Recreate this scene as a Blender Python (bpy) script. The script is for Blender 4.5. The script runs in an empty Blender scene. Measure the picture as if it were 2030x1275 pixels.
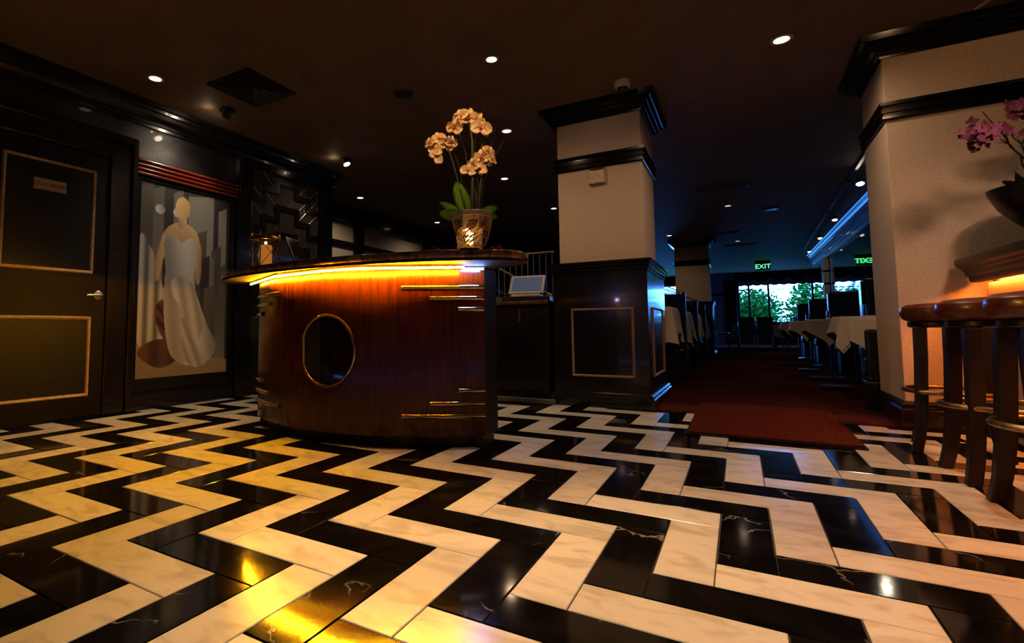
import bpy, bmesh, math, random
import numpy as np
from mathutils import Matrix, Vector
random.seed(7)
PI = math.pi
S = bpy.context.scene
COL = S.collection
# ------------------------------------------------------------------ camera, world, light, exposure
CAMH = 0.685
cd = bpy.data.cameras.new('camera'); cam = bpy.data.objects.new('camera', cd); COL.objects.link(cam)
cd.sensor_fit = 'HORIZONTAL'; cd.sensor_width = 36; cd.lens = 1011.912 * 36 / 2030
cd.shift_x = 147.53 / 2030; cd.shift_y = -57.5 / 2030
cd.clip_start = .02; cd.clip_end = 200
_r = Vector((0.8613373, 0.5079911, -0.0065455)); _u = Vector((0.0413536, -0.0572653, 0.9975022)); _f = Vector((-0.5063474, 0.8594567, 0.0703320))
cam.matrix_world = Matrix(((_r.x, _u.x, -_f.x, 0), (_r.y, _u.y, -_f.y, 0), (_r.z, _u.z, -_f.z, CAMH), (0, 0, 0, 1)))
S.camera = cam
S.view_settings.view_transform = 'Standard'; S.view_settings.look = 'None'
S.view_settings.gamma = 1; S.view_settings.use_curve_mapping = False
S.view_settings.exposure = 0.0
S.cycles.use_denoising = True
S.cycles.max_bounces = 8; S.cycles.diffuse_bounces = 3; S.cycles.glossy_bounces = 5; S.cycles.transmission_bounces = 6
S.cycles.caustics_reflective = False; S.cycles.caustics_refractive = False
S.cycles.sample_clamp_indirect = 4.0
w = bpy.data.worlds.new('daylight'); S.world = w; w.use_nodes = True
wn = w.node_tree.nodes; wl = w.node_tree.links
bg = wn['Background']; sky = wn.new('ShaderNodeTexSky'); sky.sky_type = 'HOSEK_WILKIE'; sky.turbidity = 3.0
sky.sun_direction = (0.3, 0.5, 0.75)
mixw = wn.new('ShaderNodeMixRGB'); mixw.inputs[0].default_value = .85; mixw.inputs[2].default_value = (.09, .30, 1.0, 1)
wl.new(sky.outputs[0], mixw.inputs[1]); wl.new(mixw.outputs[0], bg.inputs[0]); bg.inputs[1].default_value = 45.0

def lamp(kind, name, loc, energy, color, to=None, **kw):
    d = bpy.data.lights.new(name, kind); d.energy = energy; d.color = color
    for k, v in kw.items(): setattr(d, k, v)
    o = bpy.data.objects.new(name, d); COL.objects.link(o); o.location = loc
    if to is not None:
        o.rotation_euler = (Vector(to) - Vector(loc)).to_track_quat('-Z', 'Y').to_euler()
    return o
CZ = 2.70            # ceiling height
WARM = (1.0, .78, .52)
# recessed ceiling lamps: x, y, watts (lamps in the entry and above the camera)
TAN = (1.0, .64, .36)
for x, y, e, c, a in [(-3.95, 2.27, 60, (1, .70, .44), 60), (-1.52, 3.40, 50, TAN, 165), (.34, 4.22, 50, (1, .72, .48), 165), (-1.97, 4.76, 16, TAN, 140), (-2.68, 4.79, 16, TAN, 140), (-2.65, 6.30, 20, TAN, 150),
                      (-.5, 1.22, 200, (1, .64, .36), 56), (.85, 2.5, 85, (1, .66, .40), 66), (-1.7, .5, 22, TAN, 60), (-3.3, 1.0, 26, TAN, 66), (.9, .3, 60, TAN, 64)]:
    lamp('SPOT', 'downlight_beam', (x, y, CZ - .03), e, c, (x, y, 0), spot_size=math.radians(a), spot_blend=.9, shadow_soft_size=.05)
for x, y, e in [(-4.94, 6.06, 26), (-4.87, 8.27, 26), (-2.62, 8.34, 30), (-1.25, 12.22, 14), (-.08, 9.72, 10)]:
    lamp('SPOT', 'downlight_beam', (x, y, CZ - .03), e, WARM, (x, y, 0), spot_size=math.radians(150), spot_blend=.9, shadow_soft_size=.05)
for x, y in ((.78, 4.82), (-.52, 4.80)):  # narrow beams added without fixtures to brighten the carpet's front corners
    lamp('SPOT', 'added_carpet_beam', (x, y, CZ - .03), 60, (1, .66, .42), (x, y, 0), spot_size=math.radians(11), spot_blend=.5, shadow_soft_size=.02)
# gimbal spots aimed at the left wall
lamp('SPOT', 'gimbal_beam', (-3.97, 2.93, CZ - .09), 26, (1, .82, .58), (-4.5, 2.75, 1.7), spot_size=math.radians(80), spot_blend=.8, shadow_soft_size=.03)
lamp('SPOT', 'gimbal_beam', (-3.96, 4.53, CZ - .09), 9, (1, .82, .58), (-4.5, 4.1, 1.5), spot_size=math.radians(80), spot_blend=.8, shadow_soft_size=.03)
for x, y in ((-4.06, 2.82), (-4.04, 4.46)):
    lamp('POINT', 'lamp_spill', (x, y, CZ - .05), .22, (1, .78, .5), shadow_soft_size=.01)
# narrow beam on the orchid, warm washes on the two near columns
lamp('SPOT', 'orchid_beam', (-.9, 1.35, CZ - .04), 95, (1, .68, .34), (-1.3, 2.5, 1.75), spot_size=math.radians(26), spot_blend=.9, shadow_soft_size=.03)
lamp('SPOT', 'column_wash', (-.9, 2.6, CZ - .04), 13, (1, .74, .60), (-1.05, 4.6, 1.9), spot_size=math.radians(56), spot_blend=1, shadow_soft_size=.06)
lamp('SPOT', 'column_wash', (1.3, 2.7, CZ - .04), 20, (1, .55, .25), (1.4, 4.6, 2.2), spot_size=math.radians(80), spot_blend=1, shadow_soft_size=.06)
# light toward the pale column beside the bar
lamp('SPOT', 'bar_downlight_beam', (1.62, 2.6, CZ - .04), 165, (1, .62, .43), (1.1, 4.6, .1), spot_size=math.radians(66), spot_blend=1, shadow_soft_size=.14)
# track heads over the booths
for x, y in [(1.45, 8.54), (1.53, 11.25), (1.56, 13.45), (1.6, 15.78)]:
    lamp('SPOT', 'track_beam', (x - .02, y, CZ - .17), 18, (1, .85, .6), (1.2, y - .3, .7) if y != 13.45 else (1.87, 15.4, 1.7), spot_size=math.radians(60), spot_blend=.6, shadow_soft_size=.03)
# daylight enters by the far windows (sampling portals)
for (x0, x1) in ((0.0, 2.7), (-3.6, -1.3)):
    p = lamp('AREA', 'window_portal', ((x0 + x1) / 2, 22.5, 1.6), 1, (1, 1, 1), ((x0 + x1) / 2, 0, 1.6), shape='RECTANGLE', size=x1 - x0, size_y=1.6)
    p.data.cycles.is_portal = True

# ------------------------------------------------------------------ materials
MATS = {}
def mat(name, color=(.5, .5, .5), rough=.5, metal=0, emis=None, es=0, coat=0, spec=.5, trans=0, ior=1.45, sub=0, alpha=1):
    m = bpy.data.materials.new(name); m.use_nodes = True
    b = m.node_tree.nodes['Principled BSDF']
    b.inputs['Base Color'].default_value = (*color, 1); b.inputs['Roughness'].default_value = rough
    b.inputs['Metallic'].default_value = metal; b.inputs['Coat Weight'].default_value = coat; b.inputs['Coat Roughness'].default_value = .06
    b.inputs['Specular IOR Level'].default_value = spec; b.inputs['IOR'].default_value = ior
    b.inputs['Transmission Weight'].default_value = trans
    if sub: b.inputs['Subsurface Weight'].default_value = sub; b.inputs['Subsurface Radius'].default_value = (.03, .015, .008); b.inputs['Subsurface Scale'].default_value = .5
    if emis: b.inputs['Emission Color'].default_value = (*emis, 1); b.inputs['Emission Strength'].default_value = es
    MATS[name] = m
    return m
def nd(m, t, **kw):
    n = m.node_tree.nodes.new(t)
    for k, v in kw.items():
        if k in n.inputs: n.inputs[k].default_value = v
        else: setattr(n, k, v)
    return n
def lk(m, a, b): m.node_tree.links.new(a, b)
def P(m): return m.node_tree.nodes['Principled BSDF']
def noise_col(m, c1, c2, scale=5, stretch=(1, 1, 1), lo=.35, hi=.65, bump=0, detail=6, dist=0, objrand=False):
    tc = nd(m, 'ShaderNodeTexCoord'); mp = nd(m, 'ShaderNodeMapping'); mp.inputs['Scale'].default_value = stretch
    lk(m, tc.outputs['Object'], mp.inputs[0])
    if objrand:
        oi = nd(m, 'ShaderNodeObjectInfo'); ml = nd(m, 'ShaderNodeMath', operation='MULTIPLY'); ml.inputs[1].default_value = 37
        lk(m, oi.outputs['Random'], ml.inputs[0]); lk(m, ml.outputs[0], mp.inputs['Location'])
    nz = nd(m, 'ShaderNodeTexNoise', Scale=scale, Detail=detail, Distortion=dist); lk(m, mp.outputs[0], nz.inputs['Vector'])
    cr = nd(m, 'ShaderNodeValToRGB'); e = cr.color_ramp.elements
    e[0].position = lo; e[0].color = (*c1, 1); e[1].position = hi; e[1].color = (*c2, 1)
    lk(m, nz.outputs['Fac'], cr.inputs[0]); lk(m, cr.outputs[0], P(m).inputs['Base Color'])
    if bump:
        bp = nd(m, 'ShaderNodeBump', Strength=bump, Distance=.01); lk(m, nz.outputs['Fac'], bp.inputs['Height']); lk(m, bp.outputs[0], P(m).inputs['Normal'])
    return mp, nz, cr

LACQ = mat('black_lacquer', (.006, .0045, .004), .22, coat=.3)
LACQ2 = mat('black_lacquer_flat', (.004, .003, .0028), .5, spec=.3)
_, nzl, _ = noise_col(LACQ, (.004, .003, .003), (.009, .006, .005), 40, (1, 1, 1), bump=.03)
DBRN = mat('dark_wood', (.012, .006, .004), .4)
noise_col(DBRN, (.005, .0025, .002), (.014, .006, .004), 12, (6, 6, .6))
REDW = mat('red_mahogany_trim', (.16, .02, .008), .22, coat=.4)
GOLD = mat('pale_gold_trim', (.50, .33, .17), .42)
noise_col(GOLD, (.42, .27, .13), (.58, .39, .21), 30, (1, 1, 1))
BRASS = mat('polished_brass', (.86, .60, .24), .14, metal=1)
DBRASS = mat('worn_brass', (.42, .28, .13), .3, metal=1)
noise_col(DBRASS, (.25, .15, .07), (.6, .42, .2), 25, bump=.1)
CHROME = mat('satin_chrome', (.72, .68, .62), .25, metal=1)
SILV = mat('silver_came', (.75, .72, .66), .3, metal=1)
MIRR = mat('brown_reflection_mirror', (.060, .046, .032), .06, spec=1.0, coat=.5)  # diffuse brown stands in for the ceiling reflected in the glass
noise_col(MIRR, (.05, .038, .026), (.075, .058, .04), 50)
MIRR2 = mat('wall_mirror', (.42, .42, .4), .03, metal=1)
COLP = mat('column_plaster', (.55, .40, .27), .75)
noise_col(COLP, (.50, .36, .25), (.58, .43, .30), 60, bump=.12)
CEIL = mat('ceiling_paint', (.1, .06, .035), .7, spec=.3)
noise_col(CEIL, (.14, .090, .055), (.17, .112, .070), 3, bump=.05)
CARP = mat('burgundy_carpet', (.10, .012, .008), 1, spec=0)
noise_col(CARP, (.022, .006, .005), (.085, .018, .013), 90, bump=.5, lo=.3, hi=.7)
MATR = mat('doormat_pile', (.10, .02, .012), 1, spec=0)
noise_col(MATR, (.035, .007, .005), (.13, .026, .015), 120, bump=.6, lo=.3, hi=.7)
# marble
WT = mat('white_marble', (.72, .69, .64), .16)
mp, nz, cr = noise_col(WT, (.58, .53, .44), (.76, .72, .64), 5.5, (1, 2.2, 1), .34, .52, detail=9, dist=1.2, objrand=True)
wr = nd(WT, 'ShaderNodeTexNoise', Scale=14, Detail=8); lk(WT, mp.outputs[0], wr.inputs['Vector'])
rr = nd(WT, 'ShaderNodeMapRange'); rr.inputs['To Min'].default_value = .13; rr.inputs['To Max'].default_value = .30; lk(WT, wr.outputs['Fac'], rr.inputs['Value']); lk(WT, rr.outputs[0], P(WT).inputs['Roughness'])
bpw = nd(WT, 'ShaderNodeBump', Strength=.06, Distance=.004); lk(WT, wr.outputs['Fac'], bpw.inputs['Height']); lk(WT, bpw.outputs[0], P(WT).inputs['Normal'])
oi = nd(WT, 'ShaderNodeObjectInfo'); hs = nd(WT, 'ShaderNodeHueSaturation'); mr = nd(WT, 'ShaderNodeMapRange'); mr.inputs['To Min'].default_value = .86; mr.inputs['To Max'].default_value = 1.06
lk(WT, oi.outputs['Random'], mr.inputs['Value']); lk(WT, mr.outputs[0], hs.inputs['Value']); lk(WT, cr.outputs[0], hs.inputs['Color']); lk(WT, hs.outputs[0], P(WT).inputs['Base Color'])
BT = mat('black_marble', (.004, .0035, .0035), .1)
mp, nz, cr = noise_col(BT, (.003, .0025, .0023), (.009, .0075, .0065), 6, (1, 1, 1), .4, .7, detail=8, dist=1, objrand=True)
vo = nd(BT, 'ShaderNodeTexVoronoi', feature='DISTANCE_TO_EDGE', Scale=2.1); nz2 = nd(BT, 'ShaderNodeTexNoise', Scale=5, Detail=6)
ad = nd(BT, 'ShaderNodeMixRGB', blend_type='ADD'); ad.inputs[0].default_value = .35
lk(BT, mp.outputs[0], nz2.inputs['Vector']); lk(BT, mp.outputs[0], ad.inputs[1]); lk(BT, nz2.outputs['Color'], ad.inputs[2]); lk(BT, ad.outputs[0], vo.inputs['Vector'])
vr = nd(BT, 'ShaderNodeValToRGB'); vr.color_ramp.elements[0].position = 0; vr.color_ramp.elements[0].color = (1, 1, 1, 1); vr.color_ramp.elements[1].position = .012; vr.color_ramp.elements[1].color = (0, 0, 0, 1)
msk = nd(BT, 'ShaderNodeTexNoise', Scale=3.3, Detail=3); mk = nd(BT, 'ShaderNodeValToRGB'); mk.color_ramp.elements[0].position = .56; mk.color_ramp.elements[1].position = .66
lk(BT, mp.outputs[0], msk.inputs['Vector']); lk(BT, msk.outputs['Fac'], mk.inputs[0]); lk(BT, vo.outputs['Distance'], vr.inputs[0])
mu = nd(BT, 'ShaderNodeMath', operation='MULTIPLY'); lk(BT, vr.outputs[0], mu.inputs[0]); lk(BT, mk.outputs[0], mu.inputs[1])
mx = nd(BT, 'ShaderNodeMixRGB'); mx.inputs[2].default_value = (.30, .27, .23, 1); lk(BT, mu.outputs[0], mx.inputs[0]); lk(BT, cr.outputs[0], mx.inputs[1]); lk(BT, mx.outputs[0], P(BT).inputs['Base Color'])
br = nd(BT, 'ShaderNodeMapRange'); br.inputs['To Min'].default_value = .03; br.inputs['To Max'].default_value = .13; nz3 = nd(BT, 'ShaderNodeTexNoise', Scale=9, Detail=8)
lk(BT, mp.outputs[0], nz3.inputs['Vector']); lk(BT, nz3.outputs['Fac'], br.inputs['Value']); lk(BT, br.outputs[0], P(BT).inputs['Roughness'])
bpb = nd(BT, 'ShaderNodeBump', Strength=.05, Distance=.004); lk(BT, nz3.outputs['Fac'], bpb.inputs['Height']); lk(BT, bpb.outputs[0], P(BT).inputs['Normal'])
GROUT = mat('dark_grout', (.02, .015, .012), .8)
# glossy figured mahogany of the desk
MAH = mat('figured_mahogany', (.25, .06, .012), .22, coat=.1, spec=.35)
mp, nz, cr = noise_col(MAH, (.032, .0038, .0005), (.12, .023, .002), 5, (14, 14, .8), .25, .8, detail=9, dist=.4)
bn = nd(MAH, 'ShaderNodeTexNoise', Scale=5.5, Detail=1.5); tc = nd(MAH, 'ShaderNodeTexCoord'); lk(MAH, tc.outputs['Object'], bn.inputs['Vector'])
bb = nd(MAH, 'ShaderNodeBump', Strength=.10, Distance=.02); lk(MAH, bn.outputs['Fac'], bb.inputs['Height']); lk(MAH, bb.outputs[0], P(MAH).inputs['Coat Normal']); lk(MAH, bb.outputs[0], P(MAH).inputs['Normal'])
STONE = mat('brown_stone_slab', (.2, .1, .05), .25, coat=.3)
noise_col(STONE, (.05, .02, .01), (.34, .19, .09), 14, (1, 1, 1), .35, .7, detail=9, dist=1)
UNDER = mat('slab_underside_wood', (.2, .11, .05), .8, spec=.1)
noise_col(UNDER, (.02, .010, .003), (.035, .018, .006), 8, (1, 5, 1))
AMBER = mat('amber_strip_light', (1, .7, .2), .4, emis=(1.0, .42, .006), es=780)
AMBERW = mat('amber_glow_line', (1, .7, .2), .4, emis=(1.0, .36, .02), es=7)
BLUEL = mat('added_blue_light', (.6, .7, 1), .4, emis=(.16, .32, 1.0), es=330)
ORANGEL = mat('orange_strip_light', (1, .4, .1), .4, emis=(1.0, .24, .03), es=230)
LAMPL = mat('lamp_lens', (1, .95, .9), .4, emis=(1.0, .76, .56), es=.8)
LAMPB = mat('bright_lamp_lens', (1, .95, .9), .4, emis=(1.0, .84, .60), es=60)
LAMPD = mat('dim_lamp_lens', (1, .95, .9), .4, emis=(1.0, .74, .60), es=.25)
RING = mat('lamp_trim_ring', (.45, .38, .3), .5)
SEAT = mat('brown_leather', (.10, .022, .010), .28, coat=.25)
noise_col(SEAT, (.07, .015, .007), (.14, .032, .014), 20, bump=.05)
BLEA = mat('black_leather', (.008, .007, .009), .38)
CLOTH = mat('cream_tablecloth', (.62, .50, .38), .85)
noise_col(CLOTH, (.58, .47, .36), (.66, .54, .42), 80, bump=.1)
GLASS = mat('clear_glass', (1, 1, 1), .02, trans=1, ior=1.45)
AMBG = mat('crystal_votive_glass', (1, .8, .5), .08, trans=.85, ior=1.5)
WAXM = mat('candle_wax', (.75, .36, .10), .5, emis=(1.0, .32, .04), es=.38)
FLAME = mat('candle_flame', (1, .8, .4), .5, emis=(1, .62, .2), es=9)
LEAF = mat('orchid_leaf', (.12, .22, .02), .35)
noise_col(LEAF, (.14, .28, .012), (.28, .48, .03), 6, (1, 1, 1))
PETAL = mat('orchid_petal', (.85, .5, .22), .5, sub=.2)
noise_col(PETAL, (.80, .42, .18), (.92, .62, .32), 25, (1, 1, 1))
LIP = mat('orchid_lip', (.45, .03, .05), .5)
STEM = mat('orchid_stem', (.035, .03, .012), .5)
TWIG = mat('dry_twig', (.10, .07, .045), .9)
PINK = mat('pink_petals', (.62, .22, .30), .7)
noise_col(PINK, (.5, .12, .2), (.75, .36, .42), 50)
MAGE = mat('magenta_blossom', (.45, .08, .25), .7)
noise_col(MAGE, (.10, .025, .05), (.30, .06, .16), 20)
BLK = mat('black_plastic', (.01, .01, .011), .35)
GREYP = mat('grey_plastic', (.33, .31, .28), .4)
WHP = mat('white_plastic', (.75, .70, .66), .4)
PAPER = mat('beige_wall_panel', (.50, .42, .33), .7)
BLUW = mat('lilac_wall', (.30, .26, .42), .8)
CURT = mat('black_curtain', (.008, .007, .01), .9)
LACE = mat('grey_valance', (.22, .22, .26), .9)
STEEL = mat('brushed_rail', (.2, .18, .16), .4, metal=1)
FRUIT = mat('terminal_screen', (.05, .07, .12), .12, emis=(.20, .28, .50), es=.16)
FOL = mat('garden_leaves', (.06, .25, .10), .9, spec=0)
noise_col(FOL, (.004, .045, .006), (.02, .10, .012), 2)
GRASS = mat('garden_ground', (.3, .4, .3), .9)
RENDW = mat('garden_wall', (.75, .8, .85), .9)
GREEN = mat('exit_letters', (.1, .9, .3), .4, emis=(.08, .9, .25), es=3)
EXITB = mat('exit_sign_face', (.004, .05, .02), .4)
ARROWM = mat('tan_arrow', (.6, .45, .33), .7)

# ------------------------------------------------------------------ mesh helpers
def obj(name, bm, m, parent=None, smooth=False, bevel=0, bseg=2, loc=None):
    me = bpy.data.meshes.new(name); bmesh.ops.recalc_face_normals(bm, faces=bm.faces); bm.to_mesh(me); bm.free()
    me.materials.append(m)
    if smooth:
        for p in me.polygons: p.use_smooth = True
        if smooth != 'all': me.set_sharp_from_angle(angle=math.radians(40))
    o = bpy.data.objects.new(name, me); COL.objects.link(o)
    if parent: o.parent = parent
    if loc: o.location = loc
    if bevel:
        b = o.modifiers.new('bevel', 'BEVEL'); b.width = bevel; b.segments = bseg; b.limit_method = 'ANGLE'; b.angle_limit = math.radians(40)
    return o
def tag(o, label=None, cat=None, group=None, kind=None):
    for k, v in (('label', label), ('category', cat), ('group', group), ('kind', kind)):
        if v: o[k] = v
    return o
def thing(name, label, cat, loc=(0, 0, 0), rz=0, group=None):
    o = bpy.data.objects.new(name, None); COL.objects.link(o); o.location = loc; o.rotation_euler = (0, 0, rz); o.empty_display_size = .05
    return tag(o, label, cat, group)
def struct_root(name, loc=(0, 0, 0)):
    o = bpy.data.objects.new(name, None); COL.objects.link(o); o.location = loc; o['kind'] = 'structure'; return o
def NB(): return bmesh.new()
def box(bm, x0, x1, y0, y1, z0, z1, M=None):
    vs = [bm.verts.new((x, y, z)) for z in (z0, z1) for x, y in ((x0, y0), (x1, y0), (x1, y1), (x0, y1))]
    for f in ((3, 2, 1, 0), (4, 5, 6, 7), (0, 1, 5, 4), (1, 2, 6, 5), (2, 3, 7, 6), (3, 0, 4, 7)): bm.faces.new([vs[i] for i in f])
    if M is not None: bmesh.ops.transform(bm, matrix=M, verts=vs)
    return bm
def boxo(name, m, parent, x0, x1, y0, y1, z0, z1, bevel=0, M=None):
    return obj(name, box(NB(), x0, x1, y0, y1, z0, z1, M), m, parent, bevel=bevel)
def lathe(bm, prof, c=(0, 0, 0), n=32, M=None, cap=True):
    rings = []; vs = []
    for r, z in prof:
        ring = [bm.verts.new((c[0] + r * math.cos(2 * PI * i / n), c[1] + r * math.sin(2 * PI * i / n), c[2] + z)) for i in range(n)]
        rings.append(ring); vs += ring
    for a, b in zip(rings, rings[1:]):
        for i in range(n): bm.faces.new((a[i], a[(i + 1) % n], b[(i + 1) % n], b[i]))
    if cap:
        if prof[0][0] > 1e-5: bm.faces.new(rings[0][::-1])
        if prof[-1][0] > 1e-5: bm.faces.new(rings[-1])
    if M is not None: bmesh.ops.transform(bm, matrix=M, verts=vs)
    return bm
def tube(bm, pts, r, n=8, closed=False, cap=True):
    pts = [Vector(p) for p in pts]; rs = r if isinstance(r, (list, tuple)) else [r] * len(pts)
    rings = []; N = len(pts); up = None
    for i, p in enumerate(pts):
        t = (pts[(i + 1) % N] - pts[i - 1]) if closed else (pts[min(i + 1, N - 1)] - pts[max(i - 1, 0)])
        if t.length < 1e-9: t = Vector((0, 0, 1))
        t.normalize()
        if up is None:
            up = Vector((0, 0, 1)) if abs(t.z) < .9 else Vector((1, 0, 0))
        s = t.cross(up).normalized(); up = s.cross(t).normalized()
        rings.append([bm.verts.new(p + (s * math.cos(2 * PI * k / n) + up * math.sin(2 * PI * k / n)) * rs[i]) for k in range(n)])
    R = list(zip(rings, rings[1:])) + ([(rings[-1], rings[0])] if closed else [])
    for a, b in R:
        for i in range(n): bm.faces.new((a[i], a[(i + 1) % n], b[(i + 1) % n], b[i]))
    if cap and not closed: bm.faces.new(rings[0][::-1]); bm.faces.new(rings[-1])
    return bm
def prism(bm, poly, a, b, axis='z'):
    """poly: 2D outline; extruded from a to b along axis"""
    def v(p, t): return {'z': (p[0], p[1], t), 'x': (t, p[0], p[1]), 'y': (p[0], t, p[1])}[axis]
    A = [bm.verts.new(v(p, a)) for p in poly]; B = [bm.verts.new(v(p, b)) for p in poly]; n = len(poly)
    bm.faces.new(A[::-1]); bm.faces.new(B)
    for i in range(n): bm.faces.new((A[i], A[(i + 1) % n], B[(i + 1) % n], B[i]))
    return bm
def mould(bm, x0, x1, y0, y1, prof):
    """closed rectangular moulding round a shaft; prof = [(out, z)...] closed loop section"""
    rings = []
    for o, z in prof:
        rings.append([bm.verts.new(p) for p in ((x0 - o, y0 - o, z), (x1 + o, y0 - o, z), (x1 + o, y1 + o, z), (x0 - o, y1 + o, z))])
    n = len(rings)
    for i in range(n - 1):
        a, b = rings[i], rings[i + 1]
        for k in range(4): bm.faces.new((a[k], a[(k + 1) % 4], b[(k + 1) % 4], b[k]))
    bm.faces.new(rings[0][::-1]); bm.faces.new(rings[-1])
    return bm
def frame_strip(bm, axis, c, u0, u1, z0, z1, wd, dp, sgn):
    """raised picture-moulding rectangle on plane axis=c, bulging by dp toward sgn; mitred with ridge"""
    loops = []
    for off, d in ((0, 0), (wd * .3, dp), (wd * .7, dp * .8), (wd, 0)):
        loops.append([(u0 + off, z0 + off, d), (u1 - off, z0 + off, d), (u1 - off, z1 - off, d), (u0 + off, z1 - off, d)])
    V = []
    for L in loops:
        V.append([bm.verts.new((c + sgn * d, u, z) if axis == 'x' else (u, c + sgn * d, z)) for u, z, d in L])
    for a, b in zip(V, V[1:]):
        for k in range(4): bm.faces.new((a[k], a[(k + 1) % 4], b[(k + 1) % 4], b[k]))
    a, b = V[-1], V[0]
    for k in range(4): bm.faces.new((a[k], a[(k + 1) % 4], b[(k + 1) % 4], b[k]))
    return bm
def copy_tree(o, parent=None):
    c = o.copy(); COL.objects.link(c); c.parent = parent
    for ch in [k for k in o.children]: copy_tree(ch, c)
    return c
def text_mesh(name, s, size, m, parent, M, ext=.001):
    cu = bpy.data.curves.new(name, 'FONT'); cu.body = s; cu.size = size; cu.align_x = 'CENTER'; cu.align_y = 'CENTER'; cu.extrude = ext
    t = bpy.data.objects.new(name + '_src', cu); COL.objects.link(t); bpy.context.view_layer.update()
    me = bpy.data.meshes.new_from_object(t); bpy.data.objects.remove(t, do_unlink=True)
    me.transform(M); me.materials.clear(); me.materials.append(m); o = bpy.data.objects.new(name, me); COL.objects.link(o); o.parent = parent
    return o

# ------------------------------------------------------------------ shell
XL, YF, YB, XR = -4.50, 22.4, -1.6, 3.2
def wallbox(name, *a, m=LACQ2):
    o = boxo(name, m, None, *a); o['kind'] = 'structure'; return o
wallbox('ceiling', -6.2, XR, YB, YF, CZ, CZ + .1, m=CEIL)
FRZ = mat('brushed_black_frieze', (.012, .010, .009), .34, coat=.2)
noise_col(FRZ, (.010, .008, .007), (.016, .013, .011), 60, bump=.25)
wallbox('wall_left', XL - .12, XL, YB, 4.86, 0, CZ, m=FRZ)
wallbox('wall_partition', -5.6, -2.55, 13.4, 13.5, 0, CZ, m=mat('dark_brown_wall', (.03, .018, .010), .7))
wallbox('wall_left_return', -5.72, XL - .12, 4.76, 4.86, 0, CZ)
wallbox('wall_left_rear', -5.72, -5.60, 4.86, YF, 0, CZ, m=LACQ2)
wallbox('wall_back', XL - .12, XR, YB - .1, YB, 0, CZ, m=DBRN)
wallbox('wall_right', XR, XR + .1, YB - .1, YF + .1, 0, CZ, m=DBRN)
# far wall with two window openings
for i, a in enumerate([(-5.72, -3.6, 0, CZ), (-1.3, 0.0, 0, CZ), (2.7, XR, 0, CZ), (-3.6, -1.3, 0, .85), (-3.6, -1.3, 2.35, CZ), (0.0, 2.7, 0, .8), (0.0, 2.7, 2.35, CZ)]):
    wallbox('wall_far', a[0], a[1], YF, YF + .12, a[2], a[3], m=BLUW if i in (0, 1) else LACQ2)
# side wall with the booths: soffit, mirror, pilaster
wallbox('wall_booth_side', 1.92, 2.02, 5.3, 15.3, 0, CZ, m=LACQ2)

# ------------------------------------------------------------------ floor: slab, herringbone marble tiles, carpet
W = .1524
OX, OY = 5.56471, -11.34817
floor = struct_root('floor')
boxo('slab', GROUT, floor, -5.7, XR, YB, YF, -.06, -.004)
TX0, TX1, TY0, TY1 = -4.47, 3.1, YB + .02, 4.56
def tile_mesh(name, m, x0, x1, y0, y1):
    bm = NB(); g = .0014; b = .0022; z = .0
    x0 += g; x1 -= g; y0 += g; y1 -= g
    lo = [bm.verts.new(p) for p in ((x0, y0, -.014), (x1, y0, -.014), (x1, y1, -.014), (x0, y1, -.014))]
    mi = [bm.verts.new(p) for p in ((x0, y0, z - b), (x1, y0, z - b), (x1, y1, z - b), (x0, y1, z - b))]
    hi = [bm.verts.new(p) for p in ((x0 + b, y0 + b, z), (x1 - b, y0 + b, z), (x1 - b, y1 - b, z), (x0 + b, y1 - b, z))]
    for a, c in ((lo, mi), (mi, hi)):
        for k in range(4): bm.faces.new((a[k], a[(k + 1) % 4], c[(k + 1) % 4], c[k]))
    bm.faces.new(hi)
    me = bpy.data.meshes.new(name); bmesh.ops.recalc_face_normals(bm, faces=bm.faces); bm.to_mesh(me); bm.free(); me.materials.append(m)
    return me
SHARED = {(c, o): tile_mesh('tile_shape', (WT, BT)[c], -(3 if o == 'h' else 1) * W / 2, (3 if o == 'h' else 1) * W / 2, -(1 if o == 'h' else 3) * W / 2, (1 if o == 'h' else 3) * W / 2) for c in (0, 1) for o in 'hv'}
def project(x, y, z):
    d = Vector((x, y, z - CAMH)); dz = d.dot(_f)
    return (867.47 + 1011.9 * d.dot(_r) / dz, 580 - 1011.9 * d.dot(_u) / dz, dz) if dz > .05 else (0, 0, -1)
tiles = []
for i in range(-60, 60):
    for j in range(-40, 40):
        # chain i, step j : horizontal plank then the upright one under its right end
        hx, hy = i + 3 * j, i - 3 * j
        for o, (a, b, c, d) in (('h', (hx, hx + 3, hy, hy + 1)), ('v', (hx + 2, hx + 3, hy - 3, hy))):
            x0, x1, y0, y1 = (a - OX) * W, (b - OX) * W, (c - OY - 0) * W, (d - OY) * W
            X0, X1, Y0, Y1 = max(x0, TX0), min(x1, TX1), max(y0, TY0), min(y1, TY1)
            if X1 - X0 < .006 or Y1 - Y0 < .006: continue
            full = abs((X1 - X0) * (Y1 - Y0) - 3 * W * W) < 1e-6
            px, py, dz = project((X0 + X1) / 2, (Y0 + Y1) / 2, 0)
            vis = dz > 0 and -160 < px < 2190 and 600 < py < 1420
            size = (X1 - X0) * (Y1 - Y0) / dz ** 3 if vis else -1
            tiles.append((size, i % 2, o, X0, X1, Y0, Y1, full))
tiles.sort(key=lambda t: -t[0])
cnt = [0, 0]; rest = {0: NB(), 1: NB()}
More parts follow.
